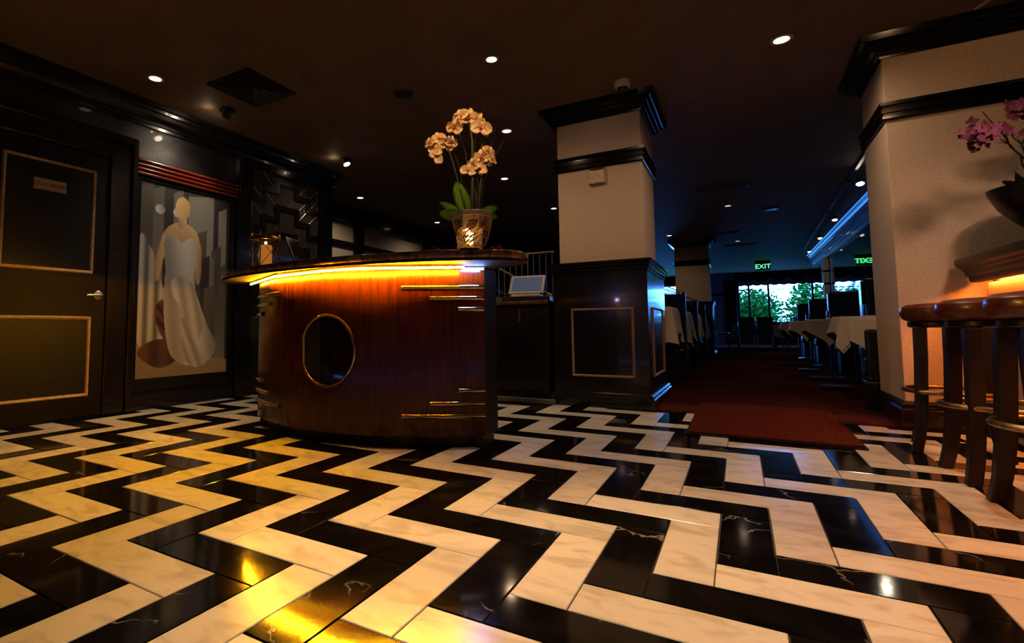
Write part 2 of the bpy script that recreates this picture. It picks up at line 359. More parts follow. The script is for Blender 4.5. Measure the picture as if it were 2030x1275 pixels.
for size, c, o, X0, X1, Y0, Y1, full in tiles:
    if size > 0 and cnt[c] < 290:
        cnt[c] += 1
        nm = ('white_tile', 'black_tile')[c]
        me = SHARED[(c, o)] if full else tile_mesh('cut_tile_shape', (WT, BT)[c], -(X1 - X0) / 2, (X1 - X0) / 2, -(Y1 - Y0) / 2, (Y1 - Y0) / 2)
        t = bpy.data.objects.new(nm, me); COL.objects.link(t); t.parent = floor
        t.location = ((X0 + X1) / 2, (Y0 + Y1) / 2, random.uniform(-.0004, .0002)); t.rotation_euler = (random.gauss(0, .0006), random.gauss(0, .0006), 0)
    else:
        box(rest[c], X0 + .0012, X1 - .0012, Y0 + .0012, Y1 - .0012, -.014, -.0004)
for c in (0, 1):
    o = obj(('white_tile', 'black_tile')[c] + '_remainder', rest[c], (WT, BT)[c], floor); o['kind'] = 'stuff'
o = boxo('floor_carpet', CARP, None, -5.6, XR, 4.56, YF, -.004, .006); o['kind'] = 'structure'
t = thing('doormat', 'dark red rectangular doormat lying over the edge of tiles and carpet', 'doormat', (.13, 4.4, 0))
boxo('pile', MATR, t, -.44, .44, -.73, .73, .010, .020)
boxo('rubber_edge', BLK, t, -.455, .455, -.745, .745, .0005, .010)

# ------------------------------------------------------------------ left wall: door, casing, frieze, cornice
def crown_run(name, y0, y1, xw, sgn=1, m=LACQ, z=CZ, k=1.0, reveal=True):
    prof = [(0, 0), (0, -.20), (.02, -.20), (.022, -.175), (.035, -.17), (.04, -.145), (.055, -.14), (.075, -.11), (.085, -.075), (.105, -.07), (.11, -.045), (.135, -.04), (.14, 0)]
    bm = NB(); prism(bm, [(xw + sgn * a * k, z + b * k) for a, b in prof], y0, y1, 'y')
    o = obj(name, bm, m); o['kind'] = 'structure'; return o
crown_run('trim_1', YB, 4.86, XL)
bm = NB(); prism(bm, [(4.86 + a, CZ + b) for a, b in [(0, 0), (0, -.20), (.02, -.20), (.04, -.145), (.085, -.075), (.14, -.04), (.14, 0)]], -5.6, XL + .14, 'x')
o = obj('trim_2', bm, LACQ); o['kind'] = 'structure'
bm = NB(); box(bm, XL, XL + .05, YB, 1.12, 0, .12); box(bm, XL, XL + .05, 2.40, 4.88, 0, .12); box(bm, XL, XL + .035, 2.40, 4.88, .12, .14)
o = obj('baseboard_left', bm, LACQ, bevel=.004); o['kind'] = 'structure'
# door
door = struct_root('door_1', (XL, 1.76, 0))
boxo('door_leaf', mat('dark_door_paint', (.005, .0022, .0016), .55, spec=.2), door, .0, .03, -.46, .455, .01, 2.13, bevel=.003)
for z0, z1 in ((.17, .80), (1.14, 1.985)):
    o = obj('panel_trim', frame_strip(NB(), 'x', .03, -.265, .355, z0, z1, .026, .014, 1), GOLD, door)
    boxo('door_panel', LACQ2, door, .03, .033, -.239, .329, z0 + .026, z1 - .026)
cas = NB()
for (a, b, c, d) in ((-.70, -.46, 0, 2.30), (.455, .665, 0, 2.30), (-.46, .455, 2.13, 2.30)): box(cas, 0, .05, a, b, c, d)
obj('door_casing', cas, LACQ, door, bevel=.006)
cas = NB(); 
for (a, b, c, d) in ((-.74, -.64, 0, 2.34), (.62, .665, 0, 2.34), (-.64, .62, 2.27, 2.34)): box(cas, .05, .075, a, b, c, d)
obj('outer_casing', cas, LACQ, door, bevel=.008)
pl = boxo('name_plate', GOLD, door, .033, .038, -.075, .14, 1.745, 1.832, bevel=.002)
R90 = Matrix(((0, 0, 1, 0), (1, 0, 0, 0), (0, 1, 0, 0), (0, 0, 0, 1)))   # text plane -> facing +X, reading along +Y
text_mesh('lettering', 'COAT ROOM', .034, DBRN, pl, Matrix.Translation((.0385, .032, 1.789)) @ R90)
hd = obj('door_handle', lathe(NB(), [(.0, 0), (.036, 0), (.036, .008), (.028, .014), (.014, .016), (.012, .05), (.0, .052)], n=24, M=Matrix.Translation((.03, .40, .97)) @ Matrix.Rotation(PI / 2, 4, 'Y')), CHROME, door, smooth=True)
obj('lever', tube(NB(), [(.078, .405, .97), (.082, .36, .971), (.082, .32, .968), (.076, .295, .966)], [.011, .01, .009, .008], 10), CHROME, hd, smooth=True)

# painting with a plain generic art deco composition
def painting():
    y0, y1, z0, z1 = 2.47, 3.375, .27, 2.005
    t = thing('painting', 'tall framed mural of plain pale-gowned figure before grey towers', 'painting', (XL, 2.92, 1.14))
    NX, NZ = 150, 288
    u = np.linspace(0, 1, NX)[None, :].repeat(NZ, 0); v = np.linspace(0, 1, NZ)[:, None].repeat(NX, 1)   # u to the right, v up
    img = np.zeros((NZ, NX, 3)); img[:] = (.045, .04, .036)
    def inside(poly):
        c = np.zeros(u.shape, bool); n = len(poly)
        for i in range(n):
            (xa, ya), (xb, yb) = poly[i], poly[(i + 1) % n]
            cond = ((ya > v) != (yb > v))
            with np.errstate(divide='ignore', invalid='ignore'):
                xi = (xb - xa) * (v - ya) / (yb - ya + 1e-12) + xa
            c ^= cond & (u < xi)
        return c
    def smoothp(p, k=8):
        out = []; n = len(p)
        for i in range(n):
            a, b, c, d = [np.array(p[(i + q) % n], float) for q in (-1, 0, 1, 2)]
            for s in range(k):
                s /= k; out.append(tuple(.5 * ((2 * b) + (-a + c) * s + (2 * a - 5 * b + 4 * c - d) * s * s + (-a + 3 * b - 3 * c + d) * s ** 3)))
        return out
    def fill(poly, c1, c2, ang=0, freq=0, ph=0, sm=True):
        m = inside(smoothp(poly) if sm else poly)
        s = (u * .52 * math.cos(ang) + v * math.sin(ang)); 
        if not m.any(): return
        s0, s1 = s[m].min(), s[m].max(); q = (s - s0) / (s1 - s0 + 1e-9)
        k = q if not freq else .5 + .5 * np.sin(q * freq * 2 * PI + ph)
        for i in range(3): img[..., i] = np.where(m, c1[i] * (1 - k) + c2[i] * k, img[..., i])
    G = lambda g, w=1.0: (g, g * .97 * w, g * .9 * w)
    # towers, sharp bands
    for a, b, g0, g1, top in [(.0, .13, .03, .10, 1), (.13, .24, .30, .12, 1), (.24, .34, .02, .05, 1), (.34, .44, .42, .16, 1), (.44, .50, .02, .03, 1), (.50, .80, .62, .22, 1), (.80, .86, .02, .05, 1), (.86, .96, .20, .36, .95), (.60, .72, .03, .12, .80), (.72, .78, .65, .30, .83), (.78, .90, .04, .10, .72), (.66, .76, .08, .04, .66), (.76, .82, .45, .2, .66), (.86, .97, .25, .10, .62), (.70, .84, .05, .16, .5), (.84, .95, .24, .12, .45)]:
        fill([(a, 0), (b, 0), (b, top), (a, top - .03)], G(g0), G(g1), PI / 2, sm=False)
    for cx_, cy_, r in ((.2, .87, .05), (.39, .87, .055)):
        fill([(cx_ + r * math.cos(t_), cy_ + .5 * r * math.sin(t_)) for t_ in np.linspace(0, 2 * PI, 12)[:-1]], G(.75), G(.25), .4)
    # ground
    fill([(0, 0), (1, 0), (1, .07), (.6, .10), (.3, .16), (0, .2)], (.20, .15, .10), (.38, .29, .19), .5)
    # hanging grey drapery left
    fill([(.0, .70), (.12, .66), (.22, .52), (.27, .38), (.20, .25), (.32, .17), (.1, .16), (.0, .22)], G(.10), G(.48, .98), 0, 3)
    fill([(.02, .12), (.2, .05), (.38, .07), (.44, .14), (.3, .19), (.12, .18)], (.05, .025, .02), (.10, .05, .04), 0, 2)
    fill([(.18, .36), (.3, .40), (.42, .3), (.46, .18), (.36, .16), (.22, .24)], (.03, .015, .012), (.12, .06, .05), .8, 3)
    # plain upright draped mannequin: oval head, bare shoulders, column gown with folds, train to the right
    skin1, skin2 = (.50, .29, .14), (.80, .56, .30)
    fill([(.22, .72), (.30, .79), (.44, .82), (.58, .79), (.64, .72), (.60, .66), (.44, .64), (.28, .66)], skin1, skin2, .9)
    fill([(.40, .86), (.48, .86), (.48, .79), (.40, .79)], skin1, skin2, 0)
    fill([(.36, .90), (.38, .94), (.44, .96), (.50, .94), (.52, .90), (.50, .855), (.44, .835), (.38, .855)], (.80, .58, .28), (.62, .38, .16), 0)
    fill([(.60, .74), (.66, .70), (.67, .60), (.65, .50), (.61, .50), (.60, .60)], skin2, skin1, 0)
    fill([(.24, .74), (.20, .68), (.16, .58), (.17, .50), (.21, .51), (.24, .60), (.27, .66)], skin1, skin2, 0)
    fill([(.26, .72), (.36, .74), (.44, .71), (.52, .74), (.60, .72), (.60, .60), (.58, .50), (.66, .38), (.76, .26), (.86, .16), (.80, .08), (.62, .05), (.46, .06), (.34, .12), (.28, .26), (.26, .42), (.27, .56), (.25, .66)], (.34, .32, .29), (.78, .75, .69), .12, 1.2, 3.6)
    fill([(.34, .50), (.48, .53), (.58, .48), (.64, .38), (.70, .26), (.60, .14), (.52, .22), (.44, .36), (.36, .42)], (.42, .39, .35), (.72, .68, .62), .2, 2)
    fill([(.46, .30), (.54, .24), (.66, .14), (.74, .06), (.60, .04), (.48, .12)], (.60, .54, .44), (.34, .30, .24), .4, 2)
    bm = NB(); V = [[bm.verts.new((.036, y0 + (y1 - y0) * u[0, i] - 2.92, z0 + (z1 - z0) * v[j, 0] - 1.14)) for i in range(NX)] for j in range(NZ)]
    for j in range(NZ - 1):
        for i in range(NX - 1): bm.faces.new((V[j][i], V[j][i + 1], V[j + 1][i + 1], V[j + 1][i]))
    PM = mat('mural_paint', (1, 1, 1), .3, coat=.2)
    at = nd(PM, 'ShaderNodeAttribute', attribute_name='print'); lk(PM, at.outputs['Color'], P(PM).inputs['Base Color'])
    o = obj('canvas', bm, PM, t)
    ca = o.data.color_attributes.new('print', 'FLOAT_COLOR', 'POINT')
    data = np.ones((NZ * NX, 4), np.float32); data[:, :3] = img.reshape(-1, 3); ca.data.foreach_set('color', data.ravel())
    fr = NB(); y0 -= 2.92; y1 -= 2.92; z0 -= 1.14; z1 -= 1.14
    for a in ((y0 - .07, y0, z0 - .1, z1 + .06), (y1, y1 + .06, z0 - .1, z1 + .06), (y0, y1, z0 - .1, z0), (y0, y1, z1, z1 + .06)): box(fr, 0, .05, *a)
    obj('frame', fr, LACQ, t, bevel=.005)
    boxo('backing', LACQ2, t, .0, .034, y0, y1, z0, z1)
painting()
# fluted red cornice over the painting
t = thing('fluted_cornice', 'dark red fluted wooden cornice above the painting', 'cornice', (XL, 2.95, 2.1))
for k in range(4):
    z = 2.185 - k * .036 - 2.1
    obj('flute', prism(NB(), [(.0, z), (.075 - k * .008, z), (.082 - k * .008, z - .008), (.082 - k * .008, z - .020), (.072 - k * .008, z - .028), (.0, z - .028)], -.53, .50, 'y'), REDW, t, bevel=.003)
boxo('backing', LACQ, t, 0, .05, -.53, .50, -.075, .095)
# pilaster between painting and mirrored partition
t = thing('pilaster', 'black wooden pilaster with fluted capital between painting and mirrored partition', 'pilaster', (XL, 3.555, 0))
boxo('shaft', LACQ, t, 0, .06, -.10, .08, .14, 2.08, bevel=.004)
for k in range(4): boxo('capital_flute', LACQ, t, 0, .085, -.10 + k * .047, -.10 + k * .047 + .034, 2.08, 2.50, bevel=.01)
boxo('plinth', LACQ, t, 0, .075, -.105, .085, 0, .14, bevel=.004)

# ------------------------------------------------------------------ mirrored fretwork partition
t = thing('mirrored_partition', 'black partition with stepped fretwork over mirror with painted-in brown reflection, left behind the desk', 'partition', (XL, 4.15, 0))
fr = NB()
box(fr, 0, .06, -.515, -.495, .14, 2.5); box(fr, 0, .09, .515, .71, 0, 2.5); box(fr, 0, .06, -.495, .515, 2.44, 2.52); box(fr, 0, .06, -.495, .515, 1.36, 1.40)
obj('frame', fr, LACQ, t, bevel=.004)
boxo('mirror_glass', MIRR, t, .0, .018, -.495, .515, 1.40, 2.44)
boxo('lower_panel', LACQ, t, .0, .03, -.495, .515, .14, .98, bevel=.003)
boxo('lit_ledge', PAPER, t, .0, .02, -.495, .515, 1.22, 1.30)
boxo('glass_door', mat('dark_green_glass', (.01, .02, .015), .05), t, .035, .045, -.50, .3, .16, 1.2)
boxo('glass_edge', mat('green_glass_edge', (.1, .4, .25), .2), t, .045, .050, -.505, -.498, .16, 1.2)
boxo('shelf_rail', CHROME, t, .045, .06, -.46, .3, .81, .825)
A = [(3.64, 2.104), (3.823, 2.115), (3.823, 2.255), (4.008, 2.255), (4.008, 2.38), (4.305, 2.38), (4.305, 2.238), (4.495, 2.238), (4.495, 2.115), (4.68, 2.12)]
B = [(3.64, 1.795), (3.821, 1.80), (3.821, 1.925), (4.014, 1.925), (4.014, 2.07), (4.31, 2.07), (4.31, 1.936), (4.499, 1.936), (4.499, 1.80), (4.68, 1.803)]
Cc = [(3.64, 1.494), (3.832, 1.50), (3.832, 1.63), (4.03, 1.63), (4.03, 1.76), (4.30, 1.76), (4.30, 1.63), (4.50, 1.63), (4.50, 1.5), (4.68, 1.5)]
for Lb in (A, B, Cc):
    bm = NB(); h = .032
    for (a, b), (c, d) in zip(Lb, Lb[1:]):
        if abs(a - c) > .05: box(bm, .016, .034, max(min(a, c) - h - 4.15, -.495), min(max(a, c) + h - 4.15, .515), (b + d) / 2 - h, (b + d) / 2 + h)
        else: box(bm, .016, .0338, (a + c) / 2 - h - 4.15, (a + c) / 2 + h - 4.15, min(b, d) + h - .006, max(b, d) - h + .006)
    obj('fret_band', bm, LACQ, t)
lines = [[(3.675, 2.245), (3.781, 2.153)], [(3.797, 2.455), (3.965, 2.296)], [(3.671, 2.08), (3.793, 1.957), (3.98, 1.962), (3.859, 2.089)], [(3.856, 2.214), (3.985, 2.09), (4.159, 2.093), (4.04, 2.217)],
         [(4.159, 2.093), (4.286, 2.219), (4.283, 2.352), (4.037, 2.352), (4.037, 2.217)], [(4.347, 2.286), (4.517, 2.44)], [(4.53, 2.286), (4.653, 2.397)], [(4.532, 2.155), (4.655, 2.271)], [(4.341, 2.09), (4.466, 2.21), (4.468, 2.094), (4.343, 1.97), (4.516, 1.966), (4.648, 2.087)],
         [(4.335, 2.43), (4.35, 2.44)], [(3.67, 2.43), (3.67, 2.14), (3.789, 2.142), (3.786, 2.266), (3.973, 2.279), (3.971, 2.394)], [(3.86, 1.9), (4.0, 1.9), (4.0, 1.66)], [(4.35, 1.87), (4.35, 1.67), (4.46, 1.67), (4.46, 1.9)], [(4.655, 2.43), (4.655, 1.42)]]
for L_ in lines:
    obj('came_line', tube(NB(), [(.019, min(max(a - 4.15, -.49), .51), b) for a, b in L_], .0025, 6), SILV, t)

# ------------------------------------------------------------------ far left: panelled wall, stair rail
t = thing('panelled_screen', 'dark timber grid screen with beige panels on far left wall', 'wall panel', (-5.60, 8, 0))
boxo('top_beam', LACQ, t, 0, .14, -3.1, 8, 2.44, 2.70, bevel=.01)
boxo('middle_rail', LACQ, t, 0, .07, -3.1, 8, 2.04, 2.13)
boxo('lower_rail', LACQ, t, 0, .07, -3.1, 8, 1.62, 1.72)
for y in (-1.95, -1.4, .55, 1.0, 2.9, 3.3): pass
for a, b in ((-2.0, -1.35), (-1.12, .85), (1.1, 3.0), (3.25, 5.0)):
    for z0, z1 in ((2.13, 2.44), (1.72, 2.04)): boxo('beige_panel', PAPER, t, .0, .03, a, b, z0, z1)
for a, b in ((-3.1, -2.0), (-1.35, -1.12), (.85, 1.1), (3.0, 3.25), (5.0, 5.3)): boxo('post', LACQ, t, 0, .09, a, b, 0, 2.44)
boxo('dado', LACQ, t, 0, .06, -3.1, 8, 0, 1.62)

def railing():
    t = thing('stair_railing', 'slim metal stair railing seen between desk and square column', 'railing', (-2.3, 6.0, .0))
    boxo('raised_floor', LACQ2, t, -2.4, .4, .05, 1.6, .0, .62)
    obj('top_rail', tube(NB(), [(-1.0, 0, 1.60), (.4, 0, 1.60)], .016, 8), STEEL, t)
    obj('lower_rail', tube(NB(), [(-1.0, 0, .80), (.4, 0, .80)], .012, 8), STEEL, t)
    for k in range(18):
        x = -.95 + k * .078
        obj('baluster', tube(NB(), [(x, 0, .62), (x, 0, 1.60)], .008, 6), STEEL, t)
    obj('sloping_rail', tube(NB(), [(-.6, .3, 1.56), (.35, .3, 1.05)], .014, 8), STEEL, t)
railing()
t = thing('stair_flight', 'dark sloping stair string with pale edge behind metal railing', 'stairs', (-3.0, 8.0, 0))
prism_pts = [(-1.6, 1.55), (.9, .75), (.9, .55), (-1.6, 1.35)]
obj('string', prism(NB(), prism_pts, 0, .06, 'y'), mat('pale_blue_string', (.28, .33, .42), .4), t)
for k in range(8):
    x = -1.4 + k * .28; z = 1.46 - k * .09
    boxo('tread', LACQ2, t, x, x + .3, .06, .9, z, z + .03)
boxo('support_wall', LACQ2, t, -1.6, .9, .06, .95, 0, .55)
t = thing('low_screen', 'low dark screen with grey glass panes behind the stair railing', 'screen', (-3.4, 9.6, 0))
boxo('base', LACQ2, t, -1.6, 1.6, 0, .08, 0, 1.35)
for k in range(4): boxo('pane', mat('grey_pane', (.35, .33, .3), .5) if k == 0 else MATS['grey_pane'], t, -1.5 + k * .74, -.85 + k * .74, -.01, 0, 1.0, 1.3)

# ------------------------------------------------------------------ columns
CLQ = mat('moulding_lacquer', (.004, .0035, .003), .10, spec=.3)
CROWN = [(0, CZ - .14), (.012, CZ - .14), (.015, CZ - .125), (.035, CZ - .12), (.04, CZ - .10), (.062, CZ - .095), (.07, CZ - .075), (.09, CZ - .07), (.1, CZ - .045), (.125, CZ - .04), (.135, CZ)]
BAND = [(0, 2.115), (.014, 2.115), (.02, 2.125), (.02, 2.145), (.012, 2.15), (.012, 2.16), (.024, 2.165), (.024, 2.195), (.014, 2.2), (.014, 2.21), (.028, 2.215), (.03, 2.24), (0, 2.25)]
def column(label, x0, x1, y0, y1, dado, base=None):
    t = thing('square_column', label, 'column', ((x0 + x1) / 2, (y0 + y1) / 2, 0))
    cx_, cy_ = (x0 + x1) / 2, (y0 + y1) / 2
    a, b, c, d = x0 - cx_, x1 - cx_, y0 - cy_, y1 - cy_
    z0 = 1.2 if dado else .17
    boxo('shaft', COLP, t, a, b, c, d, z0, CZ - .1, bevel=.004)
    obj('crown', mould(NB(), a, b, c, d, CROWN), CLQ, t)
    obj('band', mould(NB(), a, b, c, d, BAND), CLQ, t)
    if dado:
        bx0, bx1, by0, by1 = [v - w_ for v, w_ in zip(base, (cx_, cx_, cy_, cy_))]
        boxo('base_case', LACQ, t, bx0, bx1, by0, by1, .1, 1.2, bevel=.004)
        obj('base_cap', mould(NB(), bx0, bx1, by0, by1, [(0, 1.165), (.008, 1.165), (.008, 1.18), (.02, 1.185), (.02, 1.203), (.014, 1.207), (.03, 1.213), (.03, 1.232), (.022, 1.236), (.04, 1.242), (.04, 1.262), (0, 1.268)]), LACQ, t)
        obj('skirting', mould(NB(), bx0, bx1, by0, by1, [(.035, 0), (.035, .085), (.022, .095), (.022, .11), (.01, .12), (0, .125)]), LACQ, t)
        obj('panel_trim', frame_strip(NB(), 'y', by0, bx0 + .155, bx1 - .115, .255, .853, .022, .012, -1), mat('brown_panel_trim', (.26, .15, .09), .5), t)
        obj('panel_trim', frame_strip(NB(), 'x', bx1, by0 + .22, by0 + .92, .255, .86, .022, .012, 1), MATS['brown_panel_trim'], t)
    else:
        obj('skirting', mould(NB(), a, b, c, d, [(.035, 0), (.035, .12), (.022, .13), (.03, .145), (.03, .158), (.0, .178)]), LACQ, t)
    return t
column('square cream column on black panelled base, between desk and dining aisle', -1.40, -.668, 4.60, 5.30, True, (-1.45, -.648, 4.55, 5.68))
column('distant square cream column with dark panelled base beyond the left booths', -1.26, -.55, 13.25, 13.95, True, (-1.30, -.51, 13.2, 14.2))
column('broad cream column without panelling, behind the bar stools', .943, 1.78, 4.60, 5.30, False)
t = thing('wall_strobe', 'small beige alarm strobe box just below band of square column', 'alarm', (-1.04, 4.6, 2.04))
boxo('housing', GOLD, t, -.073, .073, -.045, 0, -.075, .045, bevel=.006)
boxo('lens', GLASS, t, -.055, .055, -.06, -.035, .045, .085, bevel=.006)
t = thing('security_camera', 'white dome security camera on ceiling before the square column', 'camera', (-.745, 4.28, CZ))
obj('base', lathe(NB(), [(0, 0), (.062, 0), (.064, -.03), (.058, -.05), (.045, -.055)], n=28), WHP, t, smooth=True)
obj('dome', lathe(NB(), [(.045, -.05), (.042, -.07), (.03, -.085), (.012, -.093), (0, -.094)], n=28, cap=False), BLK, t, smooth=True)

# ------------------------------------------------------------------ reception desk
DC = Vector((-2.2403, 3.7961)); DR = 1.4642; DROT = math.radians(4.2)
def dpt(th, r=DR):
    th = math.radians(th); lx, ly = r * math.sin(th), -r * math.cos(th)
    return (DC.x + lx * math.cos(DROT) - ly * math.sin(DROT), DC.y + lx * math.sin(DROT) + ly * math.cos(DROT))
desk = thing('reception_desk', 'curved glossy mahogany reception desk with brass bars and round porthole', 'desk', (-2.2, 2.7, 0))
def loc2(p): return (p[0] + 2.2, p[1] - 2.7)
def arc_panel(bm, th0, th1, r0, r1, z0, z1, n=48):
    A = []
    for k in range(n + 1):
        th = th0 + (th1 - th0) * k / n
        A.append([bm.verts.new((*loc2(dpt(th, r)), z)) for r, z in ((r0, z0), (r1, z0), (r1, z1), (r0, z1))])
    for a, b in zip(A, A[1:]):
        for k in range(4): bm.faces.new((a[k], a[(k + 1) % 4], b[(k + 1) % 4], b[k]))
    bm.faces.new(A[0][::-1]); bm.faces.new(A[-1]); return bm
TH = 37.2
obj('front', arc_panel(NB(), -TH, TH, DR - .035, DR, .07, 1.035, 72), MAH, desk, smooth=True)
obj('plinth', arc_panel(NB(), -TH + 1, TH - 1.2, DR - .12, DR - .055, .0, .07), LACQ2, desk)
# side returns
for s in (-1, 1):
    (ax, ay) = loc2(dpt(s * TH, DR)); nm = 'side_panel'
    c_, s_ = math.cos(DROT), math.sin(DROT)
    M = Matrix.Translation((ax, ay, 0)) @ Matrix.Rotation(DROT, 4, 'Z')
    boxo(nm, LACQ2 if s > 0 else MAH, desk, -.03 if s > 0 else 0, 0 if s > 0 else .03, .0, .20 if s > 0 else .42, .07, 1.035, M=M)
    boxo('side_plinth', DBRN, desk, -.07 if s > 0 else .03, -.02 if s > 0 else .07, -.0, .18 if s > 0 else .4, 0, .07, M=M)
# brass bars: (start angle, z centre)
for s in (-1, 1):
    for a, zc in ((18.3, .924), (24.6, .860), (31.0, .796), (18.3, .186), (24.6, .257), (31.0, .329)):
        bm = NB(); n = 24; secs = []
        for k in range(n + 1):
            th = s * (a + (TH - .3 - a) * k / n)
            sec = []
            for q in range(9):
                an = PI * q / 8; sec.append(bm.verts.new((*loc2(dpt(th, DR + .001 + .016 * math.sin(an))), zc + .015 * math.cos(an))))
            secs.append(sec)
        for u_, v_ in zip(secs, secs[1:]):
            for q in range(8): bm.faces.new((u_[q], u_[q + 1], v_[q + 1], v_[q]))
        bm.faces.new(secs[0]); bm.faces.new(secs[-1][::-1])
        obj('brass_bar', bm, BRASS, desk, smooth=True)
# porthole
PC, PR = -.8, 7.85; ZC = .557; RZ = .213
def pth(t_): return (PC + PR * math.cos(t_), ZC + RZ * math.sin(t_))
ring = []
tc_ = math.acos(-.93)
for k in range(61):
    a = -tc_ + 2 * tc_ * k / 60
    th, z = pth(a); ring.append((*loc2(dpt(th, DR + .012)), z))
port = obj('porthole_glass', (lambda bm: (bm.faces.new([bm.verts.new((*loc2(dpt(th, DR + .004)), z)) for th, z in [pth(-tc_ + 2 * tc_ * k / 60) for k in range(61)]]), bm)[1])(NB()), mat('dark_glass', (.012, .004, .004), .05), desk)
bm = NB()
prev = None
for k in range(41):      # triangulated strip so the glass follows the curve
    f = k / 40; th = PC - PR * .93 + (PR * 1.93) * f
    c = max(0, 1 - ((th - PC) / PR) ** 2) ** .5
    a = bm.verts.new((*loc2(dpt(th, DR + .004)), ZC - RZ * c)); b = bm.verts.new((*loc2(dpt(th, DR + .004)), ZC + RZ * c))
    if prev: bm.faces.new((prev[0], a, b, prev[1]))
    prev = (a, b)
bmesh.ops.remove_doubles(bm, verts=bm.verts, dist=1e-5)
me = port.data; bm.to_mesh(me); bm.free()
bm = NB(); prev = None
for k in range(13):
    th = PC - PR * .9 + (PR * .9 - 1.8) * k / 12; c = max(0, 1 - ((th - PC) / PR) ** 2) ** .5 * .93
    a = bm.verts.new((*loc2(dpt(th, DR + .0065)), ZC - RZ * c)); b = bm.verts.new((*loc2(dpt(th, DR + .0065)), ZC + RZ * c))
    if prev: bm.faces.new((prev[0], a, b, prev[1]))
    prev = (a, b)
obj('grey_glass_inset', bm, mat('slate_glass', (.02, .025, .035), .06), desk)
obj('brass_ring', tube(NB(), ring, .009, 10), BRASS, desk, smooth=True)
th, z = pth(tc_)
obj('brass_upright', tube(NB(), [(*loc2(dpt(th, DR + .010)), 2 * ZC - z), (*loc2(dpt(th, DR + .010)), z)], .008, 8), BRASS, desk, smooth=True)
# boat shaped stone slab
slab = []
SA = math.radians(1.5)
for k in range(73):
    a = PI + PI * k / 72
    slab.append((-2.2 + 1.215 * math.cos(a), 2.62 + .435 * math.sin(a)))
slab += [(-1.0, 2.70), (-1.10, 2.77), (-1.3, 2.84), (-1.7, 2.89), (-2.3, 2.91), (-2.9, 2.88), (-3.2, 2.80), (-3.37, 2.70)]
def offs(poly, d):
    out = []; n = len(poly); cxm = sum(p[0] for p in poly) / n; cym = sum(p[1] for p in poly) / n
    for i in range(n):
        a, b, c = poly[i - 1], poly[i], poly[(i + 1) % n]
        tx, ty = c[0] - a[0], c[1] - a[1]; l = math.hypot(tx, ty) + 1e-9
        nx, ny = -ty / l, tx / l
        out.append((b[0] + nx * d, b[1] + ny * d))
    return out
bm = NB(); loops = []
for d, z in ((.006, 1.058), (.002, 1.062), (0, 1.070), (0, 1.088), (.004, 1.096), (.014, 1.100)):
    loops.append([bm.verts.new((*loc2(p), z)) for p in offs(slab, d)])
for a, b in zip(loops, loops[1:]):
    n = len(a)
    for k in range(n): bm.faces.new((a[k], a[(k + 1) % n], b[(k + 1) % n], b[k]))
bm.faces.new(loops[0][::-1]); bm.faces.new(loops[-1])
obj('slab_top', bm, STONE, desk, smooth=True)
bm = NB(); prism(bm, [loc2(p) for p in offs(slab, .008)], 1.042, 1.063)
obj('slab_underside', bm, UNDER, desk)
# strip light under the slab: straight amber tubes, plus an added tube for the blue patch on the wood
strip = [(-3.13, 2.563), (-2.536, 2.262), (-2.058, 2.200), (-1.80, 2.225), (-1.30, 2.50)]
def dyn(p): return (p[0] + 2.2, p[1] - 2.7)
for a, b in zip(strip, strip[1:]):
    d_ = Vector((b[0] - a[0], b[1] - a[1])).normalized(); nx, ny = -d_.y * .011, d_.x * .011
    obj('light_strip', tube(NB(), [(*dyn(a), 1.022), (*dyn(b), 1.022)], .005, 8), AMBER, desk)
    bm = NB(); P4 = [(a[0] + nx, a[1] + ny), (b[0] + nx, b[1] + ny), (b[0] - nx * .2, b[1] - ny * .2), (a[0] - nx * .2, a[1] - ny * .2)]
    prism(bm, [dyn(p) for p in P4], 1.0115, 1.0135)  # plates added below and above each tube to block its backward light
    prism(bm, [dyn(p) for p in P4], 1.0305, 1.0325); obj('strip_light_baffle', bm, LACQ2, desk)
obj('glow_line', tube(NB(), [(*loc2(dpt(-30 + 59 * k / 30, DR + .012)), 1.031) for k in range(31)], .004, 6), AMBERW, desk)
bm = tube(NB(), [(*loc2(dpt(32.0 + k * .9, DR + .05)), 1.026) for k in range(6)], .005, 8)
tag(obj('light_strip', bm, BLUEL, desk), 'blue tube added to tint right end of the desk front')

# ------------------------------------------------------------------ things on the desk
ZD = 1.100
t = thing('candle_lantern', 'brass and glass candle lantern standing on left end of desk', 'lantern', (-2.83, 2.44, ZD))
rp = []
obj('base_ring', lathe(NB(), [(0, 0), (.10, 0), (.105, .008), (.10, .016), (0, .016)], n=36), DBRASS, t, smooth=True)
obj('glass_cylinder', lathe(NB(), [(.088, .016), (.088, .215), (.085, .215), (.085, .016)], n=36, cap=False), GLASS, t, smooth=True)
obj('top_ring', lathe(NB(), [(.088, .205), (.106, .205), (.108, .214), (.104, .225), (.09, .225), (.088, .205)], n=36, cap=False), DBRASS, t, smooth=True)
for k in range(4):
    a = .5 + k * PI / 2; x, y = .100 * math.cos(a), .100 * math.sin(a)
    o = obj('post', tube(NB(), [(x, y, .01), (x, y, .225)], .004, 8), DBRASS, t)
    obj('finial', lathe(NB(), [(0, .225), (.008, .228), (.004, .236), (.009, .243), (.003, .250), (.006, .256), (0, .264)], (x, y, 0), 12), BRASS, o, smooth=True)
    x2, y2 = .100 * math.cos(a + PI / 2), .100 * math.sin(a + PI / 2); mx_, my_ = .072 * math.cos(a + PI / 4), .072 * math.sin(a + PI / 4)
    obj('curved_wire', tube(NB(), [(x, y, .20), (mx_ * 1.1, my_ * 1.1, .12), (x2, y2, .02)], .0022, 6), DBRASS, t)
    obj('curved_wire', tube(NB(), [(x2, y2, .20), (mx_ * 1.1, my_ * 1.1, .12), (x, y, .02)], .0022, 6), DBRASS, t)
